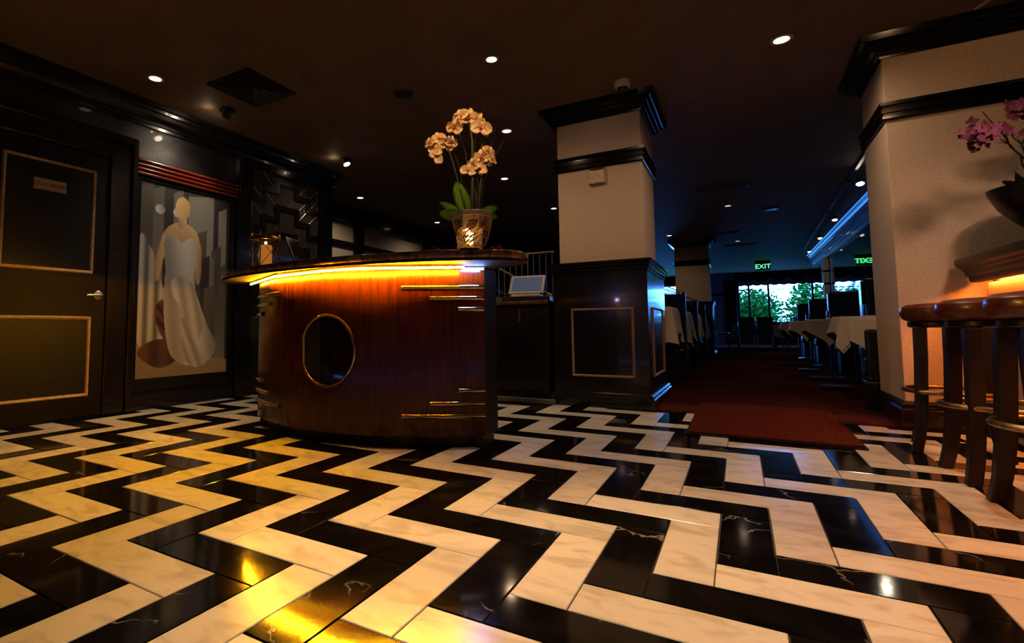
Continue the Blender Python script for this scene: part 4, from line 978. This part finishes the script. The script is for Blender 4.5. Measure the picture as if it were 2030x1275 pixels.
# ------------------------------------------------------------------ left booth row along the aisle
for i, (y, w_) in enumerate(((6.35, 'nearest'), (8.2, 'second'), (10.3, 'third'), (12.3, 'fourth'), (15.6, 'farthest'))):
    x1 = -.60
    t = thing('booth_table', w_ + ' square table of the left booth row, end toward aisle', 'table', (-1.1, y, 0), 0, 'left booth tables')
    boxo('tabletop', DBRN, t, -.45, .46, -.36, .36, .875, .90)
    obj('pedestal', lathe(NB(), [(.22, 0), (.22, .02), (.04, .05), (.04, .875)], n=20), BLK, t, smooth=True)
    # cloth: square with hanging corner folds
    bm = NB(); n = 28; hw, hd = .475, .375; rnd = random.Random(i)
    path = []
    for s in range(n): path.append((-hw + 2 * hw * s / n, -hd))
    for s in range(n): path.append((hw, -hd + 2 * hd * s / n))
    for s in range(n): path.append((hw - 2 * hw * s / n, hd))
    for s in range(n): path.append((-hw, hd - 2 * hd * s / n))
    top = [bm.verts.new((a, b, .904)) for a, b in path]; bm.faces.new(top)
    prev = top; N = len(path); phs = rnd.random() * 6
    for k in range(1, 9):
        s = k / 8; cur = []
        for j, (a, b) in enumerate(path):
            ce = min(j % n, n - j % n) / (n / 2)     # 0 at corners, 1 at mid
            dr = .25 + .17 * (1 - ce) ** 1.2 + .03 * math.sin(j * .9 + phs)
            l = math.hypot(a / hw, b / hd); out = .05 * s * (1 - ce) + .014 * math.sin(j * 1.35 + phs) * s + .012
            nx = (1 if abs(a) >= hw - 1e-6 else 0) * math.copysign(1, a); ny = (1 if abs(b) >= hd - 1e-6 else 0) * math.copysign(1, b)
            cur.append(bm.verts.new((a + nx * out, b + ny * out, .902 - dr * s)))
        for j in range(N): bm.faces.new((prev[j], prev[(j + 1) % N], cur[(j + 1) % N], cur[j]))
        prev = cur
    c = obj('tablecloth', bm, CLOTH, smooth='all', loc=(-1.1, y, 0))
    tag(c, 'cream cloth with hanging corners on the ' + w_ + ' left booth table', 'tablecloth', 'left booth tablecloths')
    for s in (-1, 1):
        if i == 0 and s < 0: continue
        t = thing('banquette', ('near' if s < 0 else 'far') + ' side black seat with chrome front at the ' + w_ + ' left booth table', 'seat', (-1.05, y + s * .53, 0), 0, 'left booth seats')
        boxo('cushion', BLEA, t, -.45, .42, -.15, .15, .36, .47, bevel=.03)
        boxo('base', BLK, t, -.42, .38, -.13, .13, .0, .36)
        obj('chrome_front', tube(NB(), [(.43, -.13, .40), (.445, 0, .405), (.43, .13, .40)], .010, 8), CHROME, t)
for i, (y, w_) in enumerate(((7.08, 'nearest'), (9.2, 'second'), (11.35, 'third'))):
    t = thing('booth_divider', w_ + ' black booth divider with curved glass screen, left of aisle', 'divider', (-.60, y, 0), 0, 'left booth dividers')
    boxo('panel', LACQ, t, -1.0, 0, -.03, .03, .0, 1.10, bevel=.006)
    boxo('end_post', DBRN, t, -.0, .035, -.04, .04, 0, 1.12, bevel=.006)
    arc_ = [(-.9, 1.11)] + [(-.9 + .88 * k / 12, 1.11 + .26 * math.cos(PI / 2 * k / 12) ** .8) for k in range(13)]
    obj('glass_screen', prism(NB(), arc_ + [(-.02, 1.105)], -.005, .005, 'y'), GLASS, t)
    obj('screen_rim', tube(NB(), [(a, 0, b + .003) for a, b in arc_[1:]], .007, 6), DBRASS, t)

# ------------------------------------------------------------------ far end: windows, valances, curtains, exit sign, table and chairs
def window(n, x0, x1, z0, z1, mull):
    r = struct_root('window_%d' % n, ((x0 + x1) / 2, YF, 0)); cx_ = (x0 + x1) / 2
    fr = NB(); a, b = x0 - cx_, x1 - cx_
    for q in ((a, a + .05, z0, z1), (b - .05, b, z0, z1), (a + .05, b - .05, z0, z0 + .05), (a + .05, b - .05, z1 - .05, z1)): box(fr, q[0], q[1], .02, .09, q[2], q[3])
    obj('window_frame', fr, BLK, r)
    for m_ in mull: boxo('mullion', BLK, r, m_ - cx_ - .035, m_ - cx_ + .035, .03, .08, z0 + .05, z1 - .05)
    boxo('transom', BLK, r, a + .05, b - .05, .045, .07, 2.03, 2.055)
    ed = [x0 + .05] + mull + [x1 - .05]
    for p, q in zip(ed, ed[1:]): boxo('pane', MATS['pane_glass'], r, p - cx_ + .01, q - cx_ - .01, .055, .059, z0 + .05, z1 - .05)
m = bpy.data.materials.new('pane_glass'); m.use_nodes = True; nt = m.node_tree; nt.nodes.clear()
oo = nt.nodes.new('ShaderNodeOutputMaterial'); tr = nt.nodes.new('ShaderNodeBsdfTransparent'); tr.inputs[0].default_value = (.80, .95, 1, 1); gl = nt.nodes.new('ShaderNodeBsdfGlossy'); gl.inputs['Roughness'].default_value = .02
mxn = nt.nodes.new('ShaderNodeMixShader'); mxn.inputs[0].default_value = .06; nt.links.new(tr.outputs[0], mxn.inputs[1]); nt.links.new(gl.outputs[0], mxn.inputs[2]); nt.links.new(mxn.outputs[0], oo.inputs[0]); MATS['pane_glass'] = m
window(1, 0.0, 2.7, .8, 2.35, [.36, .98, 2.30])
window(2, -3.6, -1.3, .85, 2.35, [-2.8, -2.05])
def valance(name, label, x0, x1, y, ztop, zlow, n, dip, m, thick=.03, up=True):
    t = thing(name, label, 'valance', ((x0 + x1) / 2, y, 0)); cx_ = (x0 + x1) / 2
    pts = [(x0 - cx_, ztop), (x1 - cx_, ztop)]
    N = n * 12
    for k in range(N + 1):
        x = x1 - (x1 - x0) * k / N; s = abs(math.sin(PI * n * (x - x0) / (x1 - x0)))
        pts.append((x - cx_, zlow + dip * (1 - s ** .8)))
    bm = NB(); 
    for (xa, za), (xb, zb) in zip(pts[2:], pts[3:]): prism(bm, [(xb, zb), (xa, za), (xa, ztop), (xb, ztop)], 0, thick, 'y')
    bmesh.ops.remove_doubles(bm, verts=bm.verts, dist=1e-5)
    obj('fabric', bm, m, t); return t
valance('swag_valance', 'black scalloped valance across top of far dining window', -.1, 2.75, YF - .16, 2.66, 2.34, 5, .13, CURT)
valance('lace_valance', 'grey scalloped under-valance inside far dining window', -.05, 2.7, YF - .08, 2.5, 2.19, 10, .035, LACE)
valance('swag_valance', 'black scalloped valance over window left of distant column', -3.7, -1.25, YF - .16, 2.66, 2.34, 4, .13, CURT)
t = thing('curtain', 'black gathered curtain at left edge of far dining window', 'curtain', (-.22, YF - .12, 0))
bm = NB(); prism(bm, [(-.22 + .44 * k / 24, .03 * math.sin(k * 1.7)) for k in range(25)] + [(.22 - .44 * k / 24, .05 + .03 * math.sin((24 - k) * 1.7)) for k in range(25)], .05, 2.42); obj('fabric', bm, CURT, t)
t = thing('wall_rail', 'dark horizontal rail on lilac wall left of the black curtain', 'rail', (-.75, YF - .04, 0)); boxo('bar', BLK, t, -.5, .4, 0, .04, 1.86, 1.96)
t = thing('exit_sign', 'green illuminated EXIT sign hanging from ceiling above the aisle', 'exit sign', (.70, 18.5, CZ))
boxo('face', EXITB, t, -.19, .19, -.012, .012, -.29, -.08, bevel=.004)
boxo('housing', BLK, t, -.20, .20, -.02, .02, -.08, -.0)
boxo('lower_edge', CHROME, t, -.19, .19, -.014, .014, -.30, -.29)
text_mesh('lettering', 'EXIT', .20, GREEN, t, Matrix.Translation((0, -.013, -.185)) @ Matrix.Rotation(PI / 2, 4, 'X'), .002)
t = thing('table', 'square dining table under cream cloth before the far window', 'table', (.45, 19.3, 0))
boxo('tabletop', DBRN, t, -.6, .6, -.45, .45, .70, .73)
for sx in (-1, 1):
    for sy in (-1, 1): boxo('leg', BLK, t, sx * .5 - .03, sx * .5 + .03, sy * .38 - .03, sy * .38 + .03, .006, .70)
bm = NB(); path = []
n = 16
for s in range(n): path.append((-.63 + 1.26 * s / n, -.48))
for s in range(n): path.append((.63, -.48 + .96 * s / n))
for s in range(n): path.append((.63 - 1.26 * s / n, .48))
for s in range(n): path.append((-.63, .48 - .96 * s / n))
top = [bm.verts.new((a, b, .735)) for a, b in path]; bm.faces.new(top); low = []
for j, (a, b) in enumerate(path):
    ce = min(j % n, n - j % n) / (n / 2); low.append(bm.verts.new((a * (1 + .12 * (1 - ce)), b * (1 + .1 * (1 - ce)), .735 - .22 - .2 * (1 - ce))))
for j in range(len(path)): bm.faces.new((top[j], top[(j + 1) % len(path)], low[(j + 1) % len(path)], low[j]))
tag(obj('tablecloth', bm, CLOTH, loc=(.45, 19.3, 0)), 'cream cloth on the table before the far window', 'tablecloth')
glass_tumbler('tumbler at left end of the table before the far window', .0, 19.2, .737, .04, .12, 'tumblers on the far table')
glass_tumbler('tumbler at middle of the table before the far window', .45, 19.2, .737, .04, .12, 'tumblers on the far table')
def chair(x, y, rz, label, group=None):
    t = thing('dining_chair', label, 'chair', (x, y, 0), rz, group)
    boxo('backrest', BLEA, t, -.21, .21, -.24, -.20, .50, .97, bevel=.015)
    boxo('seat', BLEA, t, -.22, .22, -.2, .22, .43, .49, bevel=.015)
    for sx in (-1, 1):
        for sy in (-1, 1): boxo('leg', CHROME if sy < 0 else BLK, t, sx * .19 - .014, sx * .19 + .014, sy * .2 - .014, sy * .2 + .014, .006, .43)
    boxo('stretcher', BLUT, t, -.19, .19, -.205, -.195, .30, .33); boxo('stretcher', BLUT, t, -.19, .19, -.205, -.195, .18, .21)
    return t
chair(.19, 18.5, 0, 'left black dining chair with its back to aisle, before the far table')
chair(.66, 18.5, 0, 'right black dining chair with its back to aisle, before the far table')
chair(1.42, 19.3, PI / 2 + .2, 'black dining chair at right end of the far table')
chair(-.50, 18.9, -PI / 2 - .1, 'black dining chair at left end of the far table, beside lilac wall')

# ------------------------------------------------------------------ garden beyond the window
o = boxo('garden_ground', GRASS, None, -9, 9, YF + .12, YF + 16, -.3, -.05); o['kind'] = 'structure'
def bush(x, y, r, h, n, label, seed):
    rnd = random.Random(seed); t = thing('garden_shrub', label, 'shrub', (x, y, -.05), 0)
    bm = NB()
    for _ in range(n):
        a = rnd.uniform(0, 2 * PI); ph = rnd.uniform(-1, 1); q = rnd.random() ** .4
        c = Vector((r * q * math.cos(a) * math.sqrt(1 - ph * ph * .8), r * q * math.sin(a) * math.sqrt(1 - ph * ph * .8), h * .52 + h * .48 * ph * q))
        d = Vector((rnd.uniform(-1, 1), rnd.uniform(-1, 1), rnd.uniform(-.6, .8))).normalized(); s = d.cross(Vector((rnd.random(), rnd.random(), rnd.random()))).normalized(); l = rnd.uniform(.12, .24)
        bm.faces.new([bm.verts.new(c), bm.verts.new(c + d * l * .5 + s * l * .3), bm.verts.new(c + d * l), bm.verts.new(c + d * l * .5 - s * l * .3)])
    o = obj('foliage', bm, FOL, t); o['kind'] = 'stuff'
    obj('trunk', tube(NB(), [(0, 0, 0), (.02, 0, h * .5)], [.05, .03], 6), TWIG, t)
bush(.35, 24.6, .9, 2.3, 2200, 'leafy green shrub outside left part of far window', 1)
bush(.9, 26.6, .8, 2.3, 1000, 'small pale shrub outside middle of far window', 2)
bush(2.65, 24.9, 1.0, 2.5, 2600, 'dense teal shrub outside right part of far window', 3)
bush(5.0, 26.6, 1.1, 2.6, 1200, 'shrub farthest right outside far window', 4)
bush(-2.6, 26.5, 1.1, 1.6, 900, 'low shrub outside the window left of distant column', 5)
t = thing('garden_wall', 'pale rendered garden wall beyond the shrubs', 'wall', (0, 31, 0)); boxo('render', RENDW, t, -9, 9, 0, .3, -.05, 1.3)

# ------------------------------------------------------------------ bar
t = thing('bar_counter', 'dark moulded bar counter with glowing orange underside at right', 'bar counter', (1.3, 2.4, 0))
Y0, Y1 = -1.4, 2.14
prof = [(-.08, -.0), (-.085, -.025), (-.075, -.05), (-.055, -.06), (-.052, -.075), (-.040, -.082), (-.036, -.105), (-.022, -.112), (-.018, -.140), (-.010, -.150), (.03, -.15), (.03, -.13), (.5, -.06), (.5, 0)]
bm = NB(); prism(bm, [(a, 1.105 + b) for a, b in prof], Y0, Y1, 'y'); obj('bar_top', bm, DBRN, t, bevel=.004)
BARF = mat('bar_front_panel', (.55, .34, .22), .5); noise_col(BARF, (.5, .3, .2), (.6, .38, .25), 6)
for k in range(6):
    yb = Y1 - .02 - k * .58; boxo('front_panel', BARF, t, .06, .09, yb - .54, yb, .17, .95, bevel=.003)
    boxo('stile', DBRN, t, .045, .09, yb - .58, yb - .54, .1, .95)
boxo('carcass', DBRN, t, .09, .5, Y0, Y1, .0, 1.0)
boxo('foot_rail_plinth', LACQ, t, .03, .09, Y0, Y1, 0, .17, bevel=.004)
obj('light_strip', tube(NB(), [(.046, Y0 + .1, .968), (.046, Y1 - .03, .968)], .006, 8), ORANGEL, t)
# bar stools
def stool(y, label, src=None):
    if src is None:
        t = thing('bar_stool', label, 'bar stool', (1.0, y, 0), 0, 'stools along the bar')
        obj('seat', lathe(NB(), [(0, .705), (.17, .705), (.195, .72), (.207, .75), (.200, .782), (.175, .80), (.12, .807), (0, .808)], n=48), SEAT, t, smooth=True)
        obj('seat_skirt', lathe(NB(), [(0, .672), (.165, .672), (.175, .68), (.175, .70), (.165, .706), (0, .706)], n=48), LACQ, t, smooth=True)
        for sx in (-1, 1):
            for sy in (-1, 1):
                bm = NB(); V = []
                for z, o_, hw in ((.0, .022, .024), (.10, .004, .025), (.25, -.010, .027), (.50, -.020, .028), (.675, -.024, .029)):
                    c = .148 + o_
                    V.append([bm.verts.new((sx * c + a * hw, sy * c + b * hw, z)) for a, b in ((-1, -1), (1, -1), (1, 1), (-1, 1))])
                for a, b in zip(V, V[1:]):
                    for q in range(4): bm.faces.new((a[q], a[(q + 1) % 4], b[(q + 1) % 4], b[q]))
                bm.faces.new(V[0][::-1]); bm.faces.new(V[-1])
                obj('leg', bm, DBRN, t, bevel=.006)
        obj('foot_ring', tube(NB(), [(.208 * math.cos(2 * PI * k / 48), .208 * math.sin(2 * PI * k / 48), .325) for k in range(48)], .013, 10, closed=True), DBRASS, t, smooth=True)
        return t
    t = copy_tree(src); t.location = (1.0, y, 0); t.rotation_euler = (0, 0, 0); t['label'] = label; return t
s0 = stool(3.86, 'leather-topped wooden bar stool nearest the broad column'); s0.rotation_euler = (0, 0, math.radians(-12))
stool(3.24, 'middle leather-topped wooden bar stool of the three at the bar', s0)
stool(2.68, 'leather-topped wooden bar stool cut by right edge of the view, nearest camera', s0)
# dark bowl of pink orchids on bar
t = thing('bar_flower_bowl', 'dark footed bowl standing on the bar against the broad column', 'bowl', (1.54, 4.22, 1.105))
obj('bowl', lathe(NB(), [(.0, .0), (.08, 0), (.085, .02), (.04, .05), (.045, .09), (.12, .16), (.20, .26), (.235, .345), (.24, .37), (.225, .37), (.19, .28), (0, .2)], n=40), mat('dark_bronze', (.02, .013, .01), .35, metal=.6), t, smooth=True)
t = thing('pink_orchids', 'magenta orchids with dark bare branches in the bowl on the bar', 'flowers', (1.54, 4.22, 1.105))
obj('soil', lathe(NB(), [(0, .33), (.2, .33), (0, .30)], n=24), MATS['dark_soil'], t)
for base, tip, wd, lift in [((-.08, .36), (-.30, .38), .02, .01), ((-.1, .38), (-.22, .44), .03, .02), ((-.12, .34), (-.2, .30), .02, .01), ((.05, .38), (.2, .43), .03, .02)]:
    obj('leaf', leafmesh(op(*base), op(*tip, -.04), wd, lift, across=Vector((0, -.2, 1)).normalized()), mat('dark_leaf', (.012, .014, .006), .4) if 'dark_leaf' not in MATS else MATS['dark_leaf'], t, smooth='all')
rnd = random.Random(5)
for k in range(9):
    x0 = rnd.uniform(-.08, .12); dx = [-.34, -.28, -.22, -.12, -.05, .02, .08, .12, -.17][k]; h = [.34, .46, .40, .55, .62, .48, .58, .66, .52][k]
    pts = [op(x0 + dx * (s / 9) ** 1.3 + rnd.uniform(-.008, .008), .34 + h * s / 9, rnd.uniform(-.01, .01)) for s in range(10)]
    br_ = obj('branch', tube(NB(), pts, [.006 - .0004 * s for s in range(10)], 6), DBRN, t)
    for _ in range(3):
        q = pts[rnd.randint(4, 8)]; e = q + op(rnd.uniform(-.08, .08), rnd.uniform(.02, .08), rnd.uniform(-.04, .04)); obj('twig', tube(NB(), [q, (q + e) / 2 + Vector((0, 0, .01)), e], [.003, .002, .001], 5), DBRN, br_)
for k, (dx, h) in enumerate(((.02, 1.02), (-.05, .9), (.16, .98))):
    pts = [op(dx * s / 20 + .018 * math.sin(s * 1.1 + k) * (s / 20), .34 + h * s / 20 * .72, .02 * math.cos(s * .9)) for s in range(21)]
    pts += [pts[-1] + op(-.03 * q, .012 * q - .006 * q * q, 0) for q in (1, 2, 3)] if k < 2 else []
    obj('curly_branch', tube(NB(), pts, [.0035 - .0001 * s for s in range(len(pts))], 6), TWIG, t)
def cluster(cx_, cz, sx, sz, n):
    for _ in range(n):
        bm = NB(); c = op(cx_ + rnd.gauss(0, sx), cz + rnd.gauss(0, sz), rnd.uniform(-.08, .05)); nrm = Vector((rnd.uniform(-.3, .9), -1, rnd.uniform(-.5, .6))).normalized()
        x = nrm.cross(Vector((0, 0, 1))).normalized(); y = x.cross(nrm)
        for i in range(5):
            a = i * 2 * PI / 5 + rnd.random() * .5; d = (x * math.cos(a) + y * math.sin(a) + nrm * .25).normalized(); s_ = d.cross(nrm).normalized(); L = rnd.uniform(.024, .036)
            bm.faces.new([bm.verts.new(c), bm.verts.new(c + d * L * .5 + s_ * L * .38), bm.verts.new(c + d * L), bm.verts.new(c + d * L * .5 - s_ * L * .38)])
        obj('blossom', bm, MAGE, t)
cluster(-.38, .66, .045, .035, 30); cluster(-.24, .70, .05, .03, 14); cluster(-.08, .80, .05, .03, 16); cluster(.06, .84, .06, .04, 34); cluster(.14, .74, .04, .05, 16); cluster(-.2, .82, .03, .015, 5)
